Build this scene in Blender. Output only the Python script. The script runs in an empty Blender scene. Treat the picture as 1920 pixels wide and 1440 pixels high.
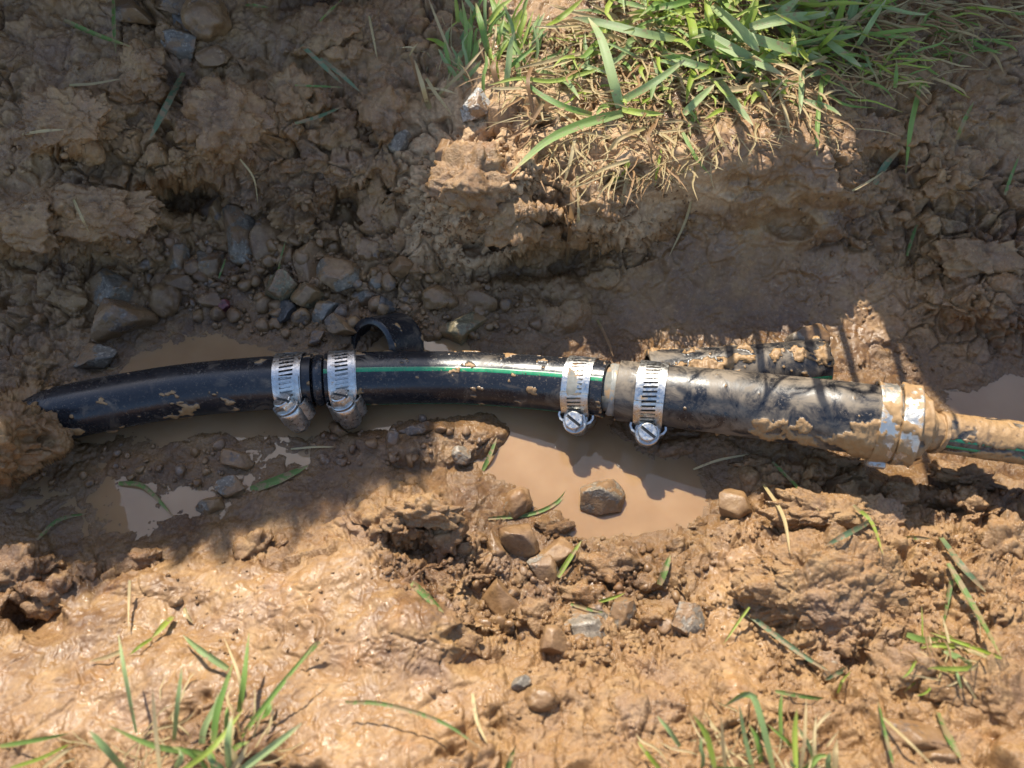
import bpy, math, random
import numpy as np
from mathutils import Vector, Matrix
from mathutils.bvhtree import BVHTree

# ------------------------------------------------------------------ camera, sky, sun, exposure
SC = bpy.context.scene
COL = SC.collection
R = math.radians
PITCH = R(58.0); DIST = 0.40; LENS = 26.0; SENSOR = 34.6
FPX = 1920 * LENS / SENSOR
SUN_EL = R(52.0); SUN_AZ = R(17.0)          # sun stands beyond the trench, a little to the left

CAMP = np.array([0.0, -DIST * math.cos(PITCH), DIST * math.sin(PITCH)])
FWD = np.array([0.0, math.cos(PITCH), -math.sin(PITCH)])
UPV = np.array([0.0, math.sin(PITCH), math.cos(PITCH)])
RGT = np.array([1.0, 0.0, 0.0])

cd = bpy.data.cameras.new('camera'); cam = bpy.data.objects.new('camera', cd); COL.objects.link(cam)
cam.location = CAMP; cam.rotation_euler = (math.pi / 2 - PITCH, 0, 0)
cd.lens = LENS; cd.sensor_width = SENSOR; cd.sensor_fit = 'HORIZONTAL'
cd.clip_start = 0.01; cd.clip_end = 500
cd.dof.use_dof = True; cd.dof.focus_distance = 0.385; cd.dof.aperture_fstop = 8.5
SC.camera = cam

W = bpy.data.worlds.new('World'); SC.world = W; W.use_nodes = True
wn = W.node_tree.nodes; wn.clear()
sky = wn.new('ShaderNodeTexSky'); sky.sky_type = 'NISHITA'; sky.sun_disc = False
sky.sun_elevation = SUN_EL; sky.sun_rotation = -SUN_AZ
bg = wn.new('ShaderNodeBackground'); bg.inputs[1].default_value = 0.135
wo = wn.new('ShaderNodeOutputWorld')
W.node_tree.links.new(sky.outputs[0], bg.inputs[0]); W.node_tree.links.new(bg.outputs[0], wo.inputs[0])

to_sun = np.array([-math.sin(SUN_AZ) * math.cos(SUN_EL), math.cos(SUN_AZ) * math.cos(SUN_EL), math.sin(SUN_EL)])
sl = bpy.data.lights.new('sun', 'SUN'); sl.energy = 4.1; sl.angle = R(0.53); sl.color = (1.0, 0.93, 0.80)
so = bpy.data.objects.new('sun', sl); COL.objects.link(so)
so.rotation_euler = Vector(to_sun).to_track_quat('Z', 'Y').to_euler(); so.location = Vector(to_sun) * 3

SC.render.engine = 'CYCLES'
SC.view_settings.view_transform = 'Standard'; SC.view_settings.look = 'None'
SC.view_settings.gamma = 1.0; SC.view_settings.use_curve_mapping = False
SC.view_settings.exposure = 1.12
SC.render.resolution_x = 1024; SC.render.resolution_y = 768

# ------------------------------------------------------------------ numeric helpers
rng = np.random.default_rng(7); random.seed(7)
_perm = np.random.default_rng(3).permutation(256).astype(np.int32)
_perm = np.concatenate([_perm, _perm])
_g = np.random.default_rng(5).normal(size=(256, 3)); _g /= np.linalg.norm(_g, axis=1)[:, None]
_g = _g.astype(np.float32) * 1.5
_j = np.random.default_rng(9).random((256, 3)).astype(np.float32)

def perlin(P):
    P = np.asarray(P, np.float32)
    i = np.floor(P).astype(np.int32); f = P - i; i &= 255
    u = f * f * f * (f * (f * 6 - 15) + 10)
    res = np.zeros(len(P), np.float32)
    for dx in (0, 1):
        wx = u[:, 0] if dx else 1 - u[:, 0]
        hx = _perm[(i[:, 0] + dx) & 255]
        for dy in (0, 1):
            wy = wx * (u[:, 1] if dy else 1 - u[:, 1])
            hy = _perm[(hx + i[:, 1] + dy) & 255]
            for dz in (0, 1):
                h = _perm[(hy + i[:, 2] + dz) & 255]
                g = _g[h]
                d = g[:, 0] * (f[:, 0] - dx) + g[:, 1] * (f[:, 1] - dy) + g[:, 2] * (f[:, 2] - dz)
                res += d * wy * (u[:, 2] if dz else 1 - u[:, 2])
    return res

def fbm(P, octv=4, gain=0.5):
    a = 1.0; s = 0; r = 0; P = np.asarray(P, np.float32)
    for k in range(octv):
        r = r + a * perlin(P + 17.3 * k); s += a; a *= gain; P = P * 2.03
    return r / s

def billow(P, octv=3, gain=0.5):
    a = 1.0; s = 0; r = 0; P = np.asarray(P, np.float32)
    for k in range(octv):
        r = r + a * (np.abs(perlin(P + 11.7 * k)) * 2 - 0.5); s += a; a *= gain; P = P * 2.07
    return r / s

def worley(P):
    P = np.asarray(P, np.float32)
    i = np.floor(P).astype(np.int32); f = P - i
    d1 = np.full(len(P), 9.0, np.float32); d2 = d1.copy(); idm = np.zeros(len(P), np.int32)
    for dx in (-1, 0, 1):
        hx = _perm[(i[:, 0] + dx) & 255]
        for dy in (-1, 0, 1):
            hy = _perm[(hx + i[:, 1] + dy) & 255]
            for dz in (-1, 0, 1):
                h = _perm[(hy + i[:, 2] + dz) & 255]
                j = _j[h]
                q = (j[:, 0] + dx - f[:, 0]) ** 2 + (j[:, 1] + dy - f[:, 1]) ** 2 + (j[:, 2] + dz - f[:, 2]) ** 2
                m = q < d1
                d2 = np.where(m, d1, np.minimum(d2, q)); idm = np.where(m, h, idm); d1 = np.where(m, q, d1)
    return np.sqrt(d1), np.sqrt(d2), idm

def facets(P, freq, seed=0.0):
    """broken-soil relief: each cell is a tilted flat chunk; returns height (about -1..1) and crack mask"""
    Q = np.asarray(P, np.float32) * freq + seed
    f1, f2, i = worley(Q)
    g = _g[i] / 1.5
    e = .02; # tilt from the distance field along the cell's own direction
    h = (np.einsum('ij,ij->i', Q - np.floor(Q) - .5, g)) * .55 + (_j[i][:, 0] - .5) * 1.1
    return h, 1 - sstep(0, .13, f2 - f1)

def sstep(a, b, x):
    t = np.clip((x - a) / (b - a), 0, 1); return t * t * (3 - 2 * t)

def rays(px, py):
    px = np.asarray(px, float); py = np.asarray(py, float)
    return FWD + ((px - 960) / FPX)[..., None] * RGT + ((720 - py) / FPX)[..., None] * UPV

def at_depth(px, py, t): return CAMP + rays(px, py) * np.asarray(t)[..., None]

def at_z(px, py, z):
    r = rays(px, py); t = (np.asarray(z) - CAMP[2]) / r[..., 2]
    return CAMP + r * t[..., None]

def blur(a, n, axis):
    k = np.hanning(n + 2)[1:-1]; k /= k.sum()
    p = n // 2; pad = [(0, 0), (0, 0)]; pad[axis] = (p, n - 1 - p)
    b = np.pad(a, pad, mode='edge')
    return np.apply_along_axis(lambda v: np.convolve(v, k, 'valid'), axis, b)

# ------------------------------------------------------------------ object helpers
def props(o, label=None, cat=None, group=None, kind=None):
    if label: o['label'] = label
    if cat: o['category'] = cat
    if group: o['group'] = group
    if kind: o['kind'] = kind
    return o

def mesh_np(name, V, F, mat=None, parent=None, smooth=True, attrs=None):
    """V (n,3), F (m,3|4) numpy or list of faces -> linked object"""
    me = bpy.data.meshes.new(name)
    if isinstance(F, np.ndarray):
        k = F.shape[1]; m = len(F)
        me.vertices.add(len(V)); me.vertices.foreach_set('co', np.asarray(V, np.float32).ravel())
        me.loops.add(m * k); me.loops.foreach_set('vertex_index', F.astype(np.int32).ravel())
        me.polygons.add(m); me.polygons.foreach_set('loop_start', np.arange(0, m * k, k, dtype=np.int32))
        me.update(calc_edges=True)
    else:
        me.from_pydata([tuple(v) for v in V], [], F); me.update()
    if smooth: me.polygons.foreach_set('use_smooth', np.ones(len(me.polygons), bool))
    for an, av in (attrs or {}).items():
        a = me.attributes.new(an, 'FLOAT', 'POINT'); a.data.foreach_set('value', np.asarray(av, np.float32))
    if mat: me.materials.append(mat)
    o = bpy.data.objects.new(name, me); COL.objects.link(o)
    if parent is not None: o.parent = parent
    return o

def empty(name, loc=(0, 0, 0)):
    e = bpy.data.objects.new(name, None); e.location = Vector(loc); e.empty_display_size = 0.01
    COL.objects.link(e); return e

def grid_faces(nr, nc, wrap=False):
    i = np.arange(nr - 1)[:, None] * nc; j = np.arange(nc if wrap else nc - 1)[None, :]; j2 = (j + 1) % nc
    return np.stack([i + j, i + j2, i + nc + j2, i + nc + j], -1).reshape(-1, 4)

class MB:
    def __init__(s): s.v = []; s.f = []
    def add(s, V, F):
        b = len(s.v); s.v += [tuple(x) for x in V]; s.f += [tuple(i + b for i in f) for f in F]; return s
    def build(s, name, mat, parent=None, smooth=False):
        o = mesh_np(name, s.v, s.f, mat, parent, smooth)
        return o

# ------------------------------------------------------------------ materials
def newmat(name):
    m = bpy.data.materials.new(name); m.use_nodes = True; nt = m.node_tree
    b = nt.nodes['Principled BSDF']; return m, nt, b

class NG:
    def __init__(s, nt): s.nt = nt
    def n(s, t, **kw):
        x = s.nt.nodes.new(t)
        for k, v in kw.items(): setattr(x, k, v)
        return x
    def l(s, a, b): s.nt.links.new(a, b)
    def noise(s, vec, scale, detail=4, rough=0.55, dist=0.0):
        x = s.n('ShaderNodeTexNoise'); x.inputs['Scale'].default_value = scale; x.inputs['Detail'].default_value = detail
        x.inputs['Roughness'].default_value = rough; x.inputs['Distortion'].default_value = dist
        s.l(vec, x.inputs['Vector']); return x.outputs[0]
    def rng(s, v, a, b, c=0.0, d=1.0, smooth=True):
        x = s.n('ShaderNodeMapRange'); x.interpolation_type = 'SMOOTHSTEP' if smooth else 'LINEAR'
        s.l(v, x.inputs[0])
        for k, q in enumerate((a, b, c, d)): x.inputs[k + 1].default_value = q
        return x.outputs[0]
    def mix(s, f, a, b, mode='MIX'):
        x = s.n('ShaderNodeMix'); x.data_type = 'RGBA'; x.blend_type = mode
        for sock, val in ((x.inputs[0], f), (x.inputs[6], a), (x.inputs[7], b)):
            if isinstance(val, bpy.types.NodeSocket): s.l(val, sock)
            elif isinstance(val, (int, float)): sock.default_value = val
            else: sock.default_value = (*val, 1)
        return x.outputs[2]
    def math(s, op, a, b=0.0):
        x = s.n('ShaderNodeMath'); x.operation = op
        for sock, val in ((x.inputs[0], a), (x.inputs[1], b)):
            if isinstance(val, bpy.types.NodeSocket): s.l(val, sock)
            else: sock.default_value = val
        return x.outputs[0]
    def pos(s): return s.n('ShaderNodeNewGeometry').outputs['Position']
    def attr(s, name): return s.n('ShaderNodeAttribute', attribute_name=name).outputs['Fac']
    def bump(s, h, strength, dist, nrm=None):
        x = s.n('ShaderNodeBump'); x.inputs['Strength'].default_value = strength; x.inputs['Distance'].default_value = dist
        s.l(h, x.inputs['Height'])
        if nrm: s.l(nrm, x.inputs['Normal'])
        return x.outputs[0]
    def sep_z(s, v):
        x = s.n('ShaderNodeSeparateXYZ'); s.l(v, x.inputs[0]); return x.outputs[2]

DARK = (0.120, 0.060, 0.027); MID = (0.250, 0.140, 0.059); LIGHT = (0.340, 0.207, 0.088); GREYM = (0.225, 0.148, 0.105)

def mud_nodes(g, p, dry=None, wet=None, gloss=None):
    n1 = g.noise(p, 16, 5); n2 = g.noise(p, 75, 5); n3 = g.noise(p, 420, 4, 0.65)
    c = g.mix(g.rng(n1, .28, .56), DARK, MID)
    c = g.mix(g.math('MULTIPLY', g.rng(n2, .44, .74), .7), c, LIGHT)
    c = g.mix(g.math('MULTIPLY', g.rng(g.noise(p, 34, 3), .52, .70), .45), c, GREYM)
    c = g.mix(g.math('MULTIPLY', g.rng(g.noise(p, 50, 4), .56, .74), .40), c, (0.27, 0.120, 0.034))
    c = g.mix(g.math('MULTIPLY', g.rng(n3, .52, .72), .45), c, (0.45, 0.28, 0.135))
    c = g.mix(g.math('MULTIPLY', g.rng(n3, .46, .30), .5), c, (0.12, 0.062, 0.028))
    ro = g.rng(g.noise(p, 150, 5, .65), .36, .62, .13, .52)
    if dry is not None:
        c = g.mix(dry, c, g.mix(g.rng(n3, .35, .65), (0.36, 0.225, 0.115), (0.50, 0.335, 0.185)))
        ro = g.math('ADD', ro, g.math('MULTIPLY', dry, .35))
    if gloss is not None:
        spark = g.math('MULTIPLY', gloss, g.math('MULTIPLY', g.rng(g.noise(p, 420, 3, .6), .50, .58), g.rng(g.noise(p, 40, 3, .6), .44, .56)))      # beads of standing wet
        ro = g.math('MULTIPLY', g.math('ADD', ro, g.math('MULTIPLY', gloss, .20)), g.math('SUBTRACT', 1.0, g.math('MULTIPLY', spark, .86)))
    if wet is not None:
        c = g.mix(g.math('MULTIPLY', wet, .75), c, (0.50, 0.47, 0.45), 'MULTIPLY')
        ro = g.math('SUBTRACT', ro, g.math('MULTIPLY', wet, .22))
    h = g.math('ADD', g.math('MULTIPLY', g.noise(p, 1300, 3, .65), .55), g.noise(p, 360, 5, .65))
    bu = g.bump(h, .9, .0013)
    if gloss is not None: g.l(g.math('SUBTRACT', .9, g.math('MULTIPLY', gloss, .55)), bu.node.inputs['Strength'])
    return c, ro, bu

def mat_mud(name, ground=False):
    m, nt, b = newmat(name); g = NG(nt); p = g.pos()
    z = g.sep_z(p)
    wet = g.rng(g.math('ADD', z, g.math('MULTIPLY', g.noise(p, 45, 3), .012)), .020, .008)
    c, ro, bu = mud_nodes(g, p, g.attr('dry') if ground else None, wet, g.attr('gloss') if ground else None)
    g.l(c, b.inputs['Base Color']); g.l(ro, b.inputs['Roughness']); g.l(bu, b.inputs['Normal'])
    b.inputs['Specular IOR Level'].default_value = .5
    return m

def mat_stone(name, c1, c2, mud=.5, rough=.42):
    m, nt, b = newmat(name); g = NG(nt); p = g.pos()
    base = g.mix(g.rng(g.noise(p, 110, 6, .65), .38, .62), c1, c2)
    base = g.mix(g.math('MULTIPLY', g.rng(g.noise(p, 700, 3), .52, .68), .5), base, tuple(min(1, x * 1.9) for x in c2))
    base = g.mix(g.math('MULTIPLY', g.rng(g.noise(p, 240, 4, .6, 1.5), .55, .62), .6), base, tuple(x * .4 for x in c1))
    mc, mr, mb = mud_nodes(g, p)
    lo = .66 - .36 * mud
    f = g.rng(g.math('ADD', g.noise(p, 55, 6, .62), g.math('MULTIPLY', g.math('SUBTRACT', g.noise(p, 500, 3), .5), .25)), lo, lo + .07)
    f = g.math('MULTIPLY', f, .93)
    mc = g.mix(.8, mc, (0.72, 0.70, 0.68), 'MULTIPLY')
    g.l(g.mix(f, base, mc), b.inputs['Base Color'])
    b.inputs['Roughness'].default_value = rough
    r2 = g.rng(g.noise(p, 160, 4), .3, .7, rough - .18, rough + .16); g.l(r2, b.inputs['Roughness'])
    hh = g.math('ADD', g.math('MULTIPLY', g.noise(p, 420, 5, .65), .8), g.math('MULTIPLY', f, .35))
    g.l(g.bump(hh, .7, .0009), b.inputs['Normal'])
    return m

def mat_pipe(name, base=(0.012, 0.013, 0.016), film=.4):
    m, nt, b = newmat(name); g = NG(nt); p = g.pos()
    mc, mr, mb = mud_nodes(g, p)
    mud = g.rng(g.attr('mud'), .15, .5)
    f1 = g.math('MULTIPLY', g.rng(g.noise(p, 70, 7, .72, .8), .62 - .22 * film, .78 - .14 * film), .45 + .25 * film)
    f2 = g.math('MULTIPLY', g.rng(g.noise(p, 800, 4, .65), .56, .68), .40 * film + .1)
    film_f = g.math('MAXIMUM', f1, f2)
    c = g.mix(film_f, base, (0.24, 0.185, 0.125))
    c = g.mix(mud, c, g.mix(.5, mc, LIGHT))
    ro = g.math('ADD', g.rng(g.noise(p, 60, 4), .3, .7, .20, .36), g.math('MULTIPLY', film_f, .5))
    ro = g.math('MAXIMUM', ro, g.math('MULTIPLY', mud, .5))
    g.l(c, b.inputs['Base Color']); g.l(ro, b.inputs['Roughness'])
    h = g.math('ADD', g.math('MULTIPLY', g.noise(p, 420, 5, .65), g.math('ADD', .06, mud)), g.math('MULTIPLY', film_f, .12))
    g.l(g.bump(h, .7, .0007), b.inputs['Normal'])
    return m

def mat_simple(name, col, rough=.4, metal=0.0, var=.25, scale=300, mud=0.0, bump=.0):
    m, nt, b = newmat(name); g = NG(nt); p = g.pos()
    n = g.noise(p, scale, 5, .6)
    c = g.mix(g.rng(n, .3, .7), tuple(x * (1 - var) for x in col), tuple(min(1, x * (1 + var)) for x in col))
    ro = g.rng(g.noise(p, scale * 1.7, 4), .3, .7, rough * .7, rough * 1.35)
    b.inputs['Metallic'].default_value = metal
    if mud > 0:
        f = g.rng(g.noise(p, 110, 6, .65), .72 - .34 * mud, .80 - .34 * mud)
        f = g.math('MAXIMUM', f, g.math('MULTIPLY', g.rng(g.noise(p, 900, 3), .6, .68), .5))
        c = g.mix(f, c, (0.36, 0.235, 0.13)); ro = g.math('MAXIMUM', ro, g.math('MULTIPLY', f, .6))
        g.l(g.math('MULTIPLY', g.math('SUBTRACT', 1.0, f), metal), b.inputs['Metallic'])
    g.l(c, b.inputs['Base Color']); g.l(ro, b.inputs['Roughness'])
    if bump: g.l(g.bump(n, .5, bump), b.inputs['Normal'])
    return m

def mat_blade(name, c1, c2, tip, mud=.58):
    m, nt, b = newmat(name); g = NG(nt); p = g.pos()
    oi = g.n('ShaderNodeObjectInfo').outputs['Random']
    c = g.mix(oi, c1, c2)
    t = g.attr('t')
    c = g.mix(g.math('MULTIPLY', g.rng(g.math('ADD', t, g.math('MULTIPLY', g.noise(p, 90, 3), .3)), .92, 1.15), .8), c, tip)
    c = g.mix(g.math('MULTIPLY', g.rng(g.math('ADD', t, g.math('MULTIPLY', oi, .2)), .30, .0), .6), c, (0.30, 0.30, 0.10))
    s = g.attr('s')   # fine veins along the blade
    w = g.math('SINE', g.math('MULTIPLY', s, 34.0)); c = g.mix(g.rng(w, .2, 1, 0, .22), c, tuple(x * 1.5 for x in c2))
    c = g.mix(g.math('MULTIPLY', g.rng(g.noise(p, 240, 5, .65), mud, mud + .08), .8), c, (0.34, 0.22, 0.12))
    g.l(c, b.inputs['Base Color']); b.inputs['Roughness'].default_value = .48
    tr = g.n('ShaderNodeBsdfTranslucent'); g.l(c, tr.inputs[0])
    mx = g.n('ShaderNodeMixShader'); mx.inputs[0].default_value = .35
    out = nt.nodes['Material Output']
    g.l(b.outputs[0], mx.inputs[1]); g.l(tr.outputs[0], mx.inputs[2]); g.l(mx.outputs[0], out.inputs[0])
    g.l(g.bump(w, .25, .0003), b.inputs['Normal'])
    return m

M_GROUND = mat_mud('trench_mud', True); M_CLOD = mat_mud('clod_mud')
STONE = dict(
    grey=mat_stone('grey_stone', (.130, .104, .074), (.22, .18, .132), .58, .46),
    blue=mat_stone('blue_grey_stone', (.120, .099, .074), (.20, .168, .128), .6, .46),
    olive=mat_stone('olive_stone', (.125, .098, .050), (.21, .168, .092), .5, .45),
    dark=mat_stone('dark_stone', (.045, .039, .033), (.09, .078, .066), .45, .4),
    tan=mat_stone('tan_stone', (.23, .140, .070), (.35, .22, .112), .85, .5),
    brown=mat_stone('brown_stone', (.125, .086, .060), (.205, .145, .10), .8, .42),
    red=mat_stone('red_stone', (.085, .02, .022), (.12, .03, .03), .2),
    white=mat_stone('pale_stone', (.32, .305, .27), (.48, .46, .41), .25, .3))
M_PIPE = mat_pipe('black_polyethylene', film=.45); M_PIPE2 = mat_pipe('black_polyethylene_muddy', film=.95); M_PIPE3 = mat_pipe('black_polyethylene_dusty', film=1.08)
M_GREEN = mat_simple('green_stripe', (.012, .20, .085), .3, 0, .15, 200, .22)
M_STEEL = mat_simple('clamp_steel', (.54, .53, .50), .34, 1.0, .16, 420, .30, .0003)
M_STEELD = mat_simple('muddy_steel', (.60, .59, .56), .32, 1.0, .12, 400, .72, .0003)
M_CPL = mat_simple('coupling_plastic', (.016, .018, .022), .25, 0, .2, 300, .15)
M_CPLG = mat_simple('grey_coupling_plastic', (.22, .215, .19), .45, 0, .2, 300, .5)
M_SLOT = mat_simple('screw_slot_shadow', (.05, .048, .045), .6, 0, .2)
M_BLUEG = mat_blade('blue_green_blade', (.19, .28, .10), (.33, .42, .18), (.55, .47, .26))
M_GRASS = mat_blade('green_blade', (.13, .24, .045), (.25, .36, .085), (.46, .39, .15))
M_LIME = mat_blade('lime_blade', (.22, .31, .03), (.34, .42, .07), (.42, .36, .12))
M_STRAW = mat_blade('straw', (.40, .30, .14), (.58, .47, .25), (.42, .30, .15))
M_ROOT = mat_blade('brown_root', (.22, .12, .05), (.34, .20, .09), (.30, .18, .08))
LM = dict(b=mat_blade('muddy_blue_green_blade', (.085, .15, .07), (.15, .21, .11), (.36, .26, .14), .47), g=mat_blade('muddy_green_blade', (.08, .16, .03), (.16, .24, .06), (.36, .27, .12), .48), l=mat_blade('muddy_lime_blade', (.20, .27, .03), (.30, .36, .06), (.40, .33, .12), .54), s=M_STRAW, r=M_ROOT)
BM = dict(b=M_BLUEG, g=M_GRASS, l=M_LIME, s=M_STRAW, r=M_ROOT)

# ------------------------------------------------------------------ the trench ground
ROWS = {   # photo column: (photo row, height in mm above the water)
 -350: [(-260,165),(0,98),(200,80),(400,62),(470,45),(560,20),(700,16),(800,14),(900,8),(1000,8),(1060,20),(1200,32),(1440,50),(1760,70)],
 0: [(-260,160),(0,95),(100,88),(200,76),(300,68),(380,58),(445,46),(485,28),(560,15),(620,13),(680,11),(740,9),(790,12),(850,7),(900,2),(950,1),(1000,4),(1030,9),(1100,20),(1200,29),(1300,38),(1440,48),(1760,68)],
 200: [(-260,165),(0,92),(100,84),(200,74),(300,64),(400,52),(450,38),(490,20),(560,9),(620,5),(660,3),(700,-1),(800,-4),(830,0),(860,.8),(900,-1.2),(950,-1.0),(1000,.4),(1040,6),(1080,14),(1200,26),(1300,35),(1440,45),(1760,66)],
 400: [(-260,165),(0,88),(60,84),(100,77),(200,69),(290,58),(330,44),(390,22),(480,12),(560,4),(610,.3),(650,-2),(720,-5),(800,-3),(830,2),(880,1.4),(925,-1.0),(980,.6),(1020,8),(1060,16),(1200,27),(1440,46),(1760,66)],
 600: [(-260,160),(0,85),(100,77),(200,67),(300,53),(400,33),(480,18),(560,9),(620,4),(650,1),(690,-3),(720,-5),(780,-3),(815,.5),(850,-.5),(900,1.5),(950,5),(985,10),(1020,17),(1100,24),(1200,30),(1440,48),(1760,66)],
 780: [(-260,120),(0,84),(100,79),(200,69),(300,56),(400,38),(500,20),(560,10),(610,2),(650,-3),(720,-5),(780,-2),(820,.5),(850,1),(890,4),(925,10),(950,16),(1000,21),(1060,23),(1100,26),(1200,33),(1440,49),(1760,66)],
 960: [(-260,90),(0,84),(100,82),(200,77),(260,71),(350,64),(420,56),(450,38),(480,19),(520,11),(560,8),(620,5),(660,3),(720,-2),(790,-2),(830,-2),(880,-1.5),(930,.5),(960,1),(1000,3),(1060,5),(1130,9),(1200,18),(1260,26),(1440,46),(1760,66)],
 1140: [(-260,86),(0,84),(100,82),(200,79),(310,74),(360,64),(425,48),(460,28),(500,16),(560,9),(620,5),(660,4),(720,0),(790,-1),(850,-3),(900,-4),(950,-4),(1000,-2),(1025,1.5),(1080,6),(1150,10),(1220,21),(1300,30),(1440,46),(1760,66)],
 1300: [(-260,86),(0,84),(100,82),(200,81),(290,80),(330,68),(380,48),(450,28),(520,14),(600,6),(650,5),(700,5),(780,5),(830,6),(860,3),(890,-2),(950,-3),(985,-.5),(1030,5),(1100,12),(1200,21),(1300,30),(1440,45),(1760,66)],
 1500: [(-260,86),(0,84),(100,82),(200,81),(270,80),(310,70),(380,48),(450,29),(550,11),(620,4),(680,4),(760,10),(830,11),(880,11),(915,14),(950,19),(1000,22),(1100,26),(1180,26),(1240,25),(1300,30),(1440,44),(1760,66)],
 1700: [(-260,90),(0,86),(100,82),(200,77),(260,70),(330,56),(400,42),(500,26),(600,11),(680,4),(730,2),(800,4),(860,4),(890,8),(920,12),(950,17),(1000,22),(1100,28),(1200,30),(1300,36),(1440,48),(1760,68)],
 1920: [(-260,92),(0,85),(60,80),(100,74),(200,66),(300,58),(400,48),(500,38),(600,24),(655,12),(690,4),(730,-4),(800,-4),(850,-2),(880,4),(920,12),(1000,22),(1100,28),(1200,36),(1300,44),(1440,54),(1760,72)],
 2270: [(-260,94),(0,82),(100,72),(300,56),(500,38),(600,24),(660,10),(700,2),(740,-4),(840,-3),(880,4),(920,12),(1100,28),(1300,44),(1440,54),(1760,72)],
}
gx = np.concatenate([np.arange(-350, -60, 8), np.arange(-60, 1980, 2.2), np.arange(1980, 2271, 8)])
gy = np.concatenate([np.arange(-260, -40, 7), np.arange(-40, 1480, 2.2), np.arange(1480, 1761, 8)])
fine = np.arange(-260, 1762, 4.0); cols = sorted(ROWS)
tab = np.stack([np.interp(fine, *zip(*ROWS[c])) for c in cols], 1)
tab = blur(tab, 7, 0)
fx = np.arange(-350, 2274, 8.0)
tabx = np.stack([np.interp(fx, cols, tab[k]) for k in range(len(fine))])
tabx = blur(tabx, 17, 1)
def ztab(px, py):     # bilinear lookup, metres
    u = np.clip((np.asarray(px) + 350) / 8.0, 0, len(fx) - 1.001); v = np.clip((np.asarray(py) + 260) / 4.0, 0, len(fine) - 1.001)
    i = u.astype(int); j = v.astype(int); a = u - i; b = v - j
    return (tabx[j, i] * (1 - a) * (1 - b) + tabx[j, i + 1] * a * (1 - b) + tabx[j + 1, i] * (1 - a) * b + tabx[j + 1, i + 1] * a * b) * .001

PX, PY = np.meshgrid(gx, gy); NR, NC = PX.shape
pxf = PX.ravel(); pyf = PY.ravel()
Z0 = ztab(pxf, pyf)
B0 = at_z(pxf, pyf, Z0)
# wander the outlines so no contour follows the table
wob = np.stack([fbm(B0 * 28 + 3, 3), fbm(B0 * 28 + 40, 3)], 1)
Z0 = ztab(pxf + wob[:, 0] * 46, pyf + wob[:, 1] * 40)
def bump_px(cx, cy, rx, ry, h, rot=0, pw=1.0):
    a = math.radians(rot); dx = pxf - cx + wob[:, 0] * rx * .5; dy = pyf - cy + wob[:, 1] * ry * .5
    u = (dx * math.cos(a) + dy * math.sin(a)) / rx; v = (-dx * math.sin(a) + dy * math.cos(a)) / ry
    return np.clip(1 - u * u - v * v, 0, 1) ** pw * h * .001
for args in [   # mud shelves, lumps and hollows, by photo place
    (22, 815, 118, 95, 34, 0, .35), (-60, 830, 140, 110, 20), (130, 235, 130, 75, 13), (110, 410, 160, 62, 10), (430, 235, 105, 85, 15), (250, 135, 70, 60, 9), (620, 60, 120, 70, 9),
    (560, 200, 75, 80, 6), (720, 210, 55, 65, 9), (700, 330, 80, 80, 6), (600, 330, 90, 60, 6),
    (335, 375, 85, 45, -16), (560, 330, 60, 40, -6), (640, 395, 60, 40, -7),
    (880, 350, 125, 110, 16), (990, 430, 90, 50, 9), (940, 445, 35, 25, -9), (1130, 410, 70, 60, 6), (1150, 500, 70, 45, 5),
    (1400, 360, 120, 70, 5), (1480, 420, 60, 30, -7),  (1060, 580, 60, 50, 5), (1560, 330, 70, 60, 7),
    (1700, 470, 60, 60, -8), (1790, 330, 90, 60, 8), (1850, 200, 80, 50, 7), (1830, 560, 100, 60, 7), (1650, 300, 40, 26, -8),
    (40, 690, 130, 55, 6), (110, 560, 100, 60, 6),
    (770, 965, 130, 60, 12), (790, 1040, 60, 30, -5), (650, 1060, 160, 60, 4), (300, 1090, 100, 40, 3), (470, 1100, 220, 80, 3),
    (520, 940, 120, 40, 2.0), (640, 900, 150, 35, 1.6), (300, 880, 100, 30, 1.6), (150, 900, 70, 30, 2), (90, 1180, 60, 40, -9), (40, 1160, 56, 36, -18),
    (820, 1180, 90, 60, 4), (870, 1240, 55, 26, -6), (1000, 1290, 160, 60, 4), (1330, 1330, 170, 60, 4), (1370, 1150, 60, 70, -2),
    (1500, 1270, 70, 30, -5), (1680, 880, 60, 30, -6), (1740, 960, 70, 40, -7), (1560, 880, 90, 26, 4), (1840, 940, 90, 40, 6), (1880, 1120, 60, 60, 5),
    (1450, 890, 80, 30, 3), (1250, 840, 70, 20, 2), (810, 826, 140, 52, 6.5), (660, 840, 120, 44, 4.0), (905, 822, 50, 50, 5), (1080, 492, 62, 34, -10), (960, 505, 120, 28, -9), (1180, 470, 70, 26, -7), (500, 420, 50, 60, -6), (905, 1125, 42, 42, -11), (985, 1185, 60, 26, -8), (880, 1195, 60, 24, -8), (760, 1030, 55, 26, -9), (820, 1080, 40, 22, -6), (1240, 1120, 40, 24, -6), (1330, 1080, 50, 40, -4), (1440, 1210, 60, 60, -5), (1640, 1240, 70, 22, -8), (700, 1180, 200, 90, 5), (330, 1270, 160, 80, 4), (1150, 1330, 150, 70, 4)]:
    Z0 = Z0 + bump_px(*args)
B0 = at_z(pxf, pyf, Z0)
G = B0.reshape(NR, NC, 3)
nrm = np.cross(np.gradient(G, axis=1), -np.gradient(G, axis=0)).reshape(-1, 3)
nrm = np.stack([blur(blur(nrm[:, k].reshape(NR, NC), 9, 0), 9, 1).ravel() for k in range(3)], 1)
nrm /= np.linalg.norm(nrm, axis=1)[:, None] + 1e-12
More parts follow.
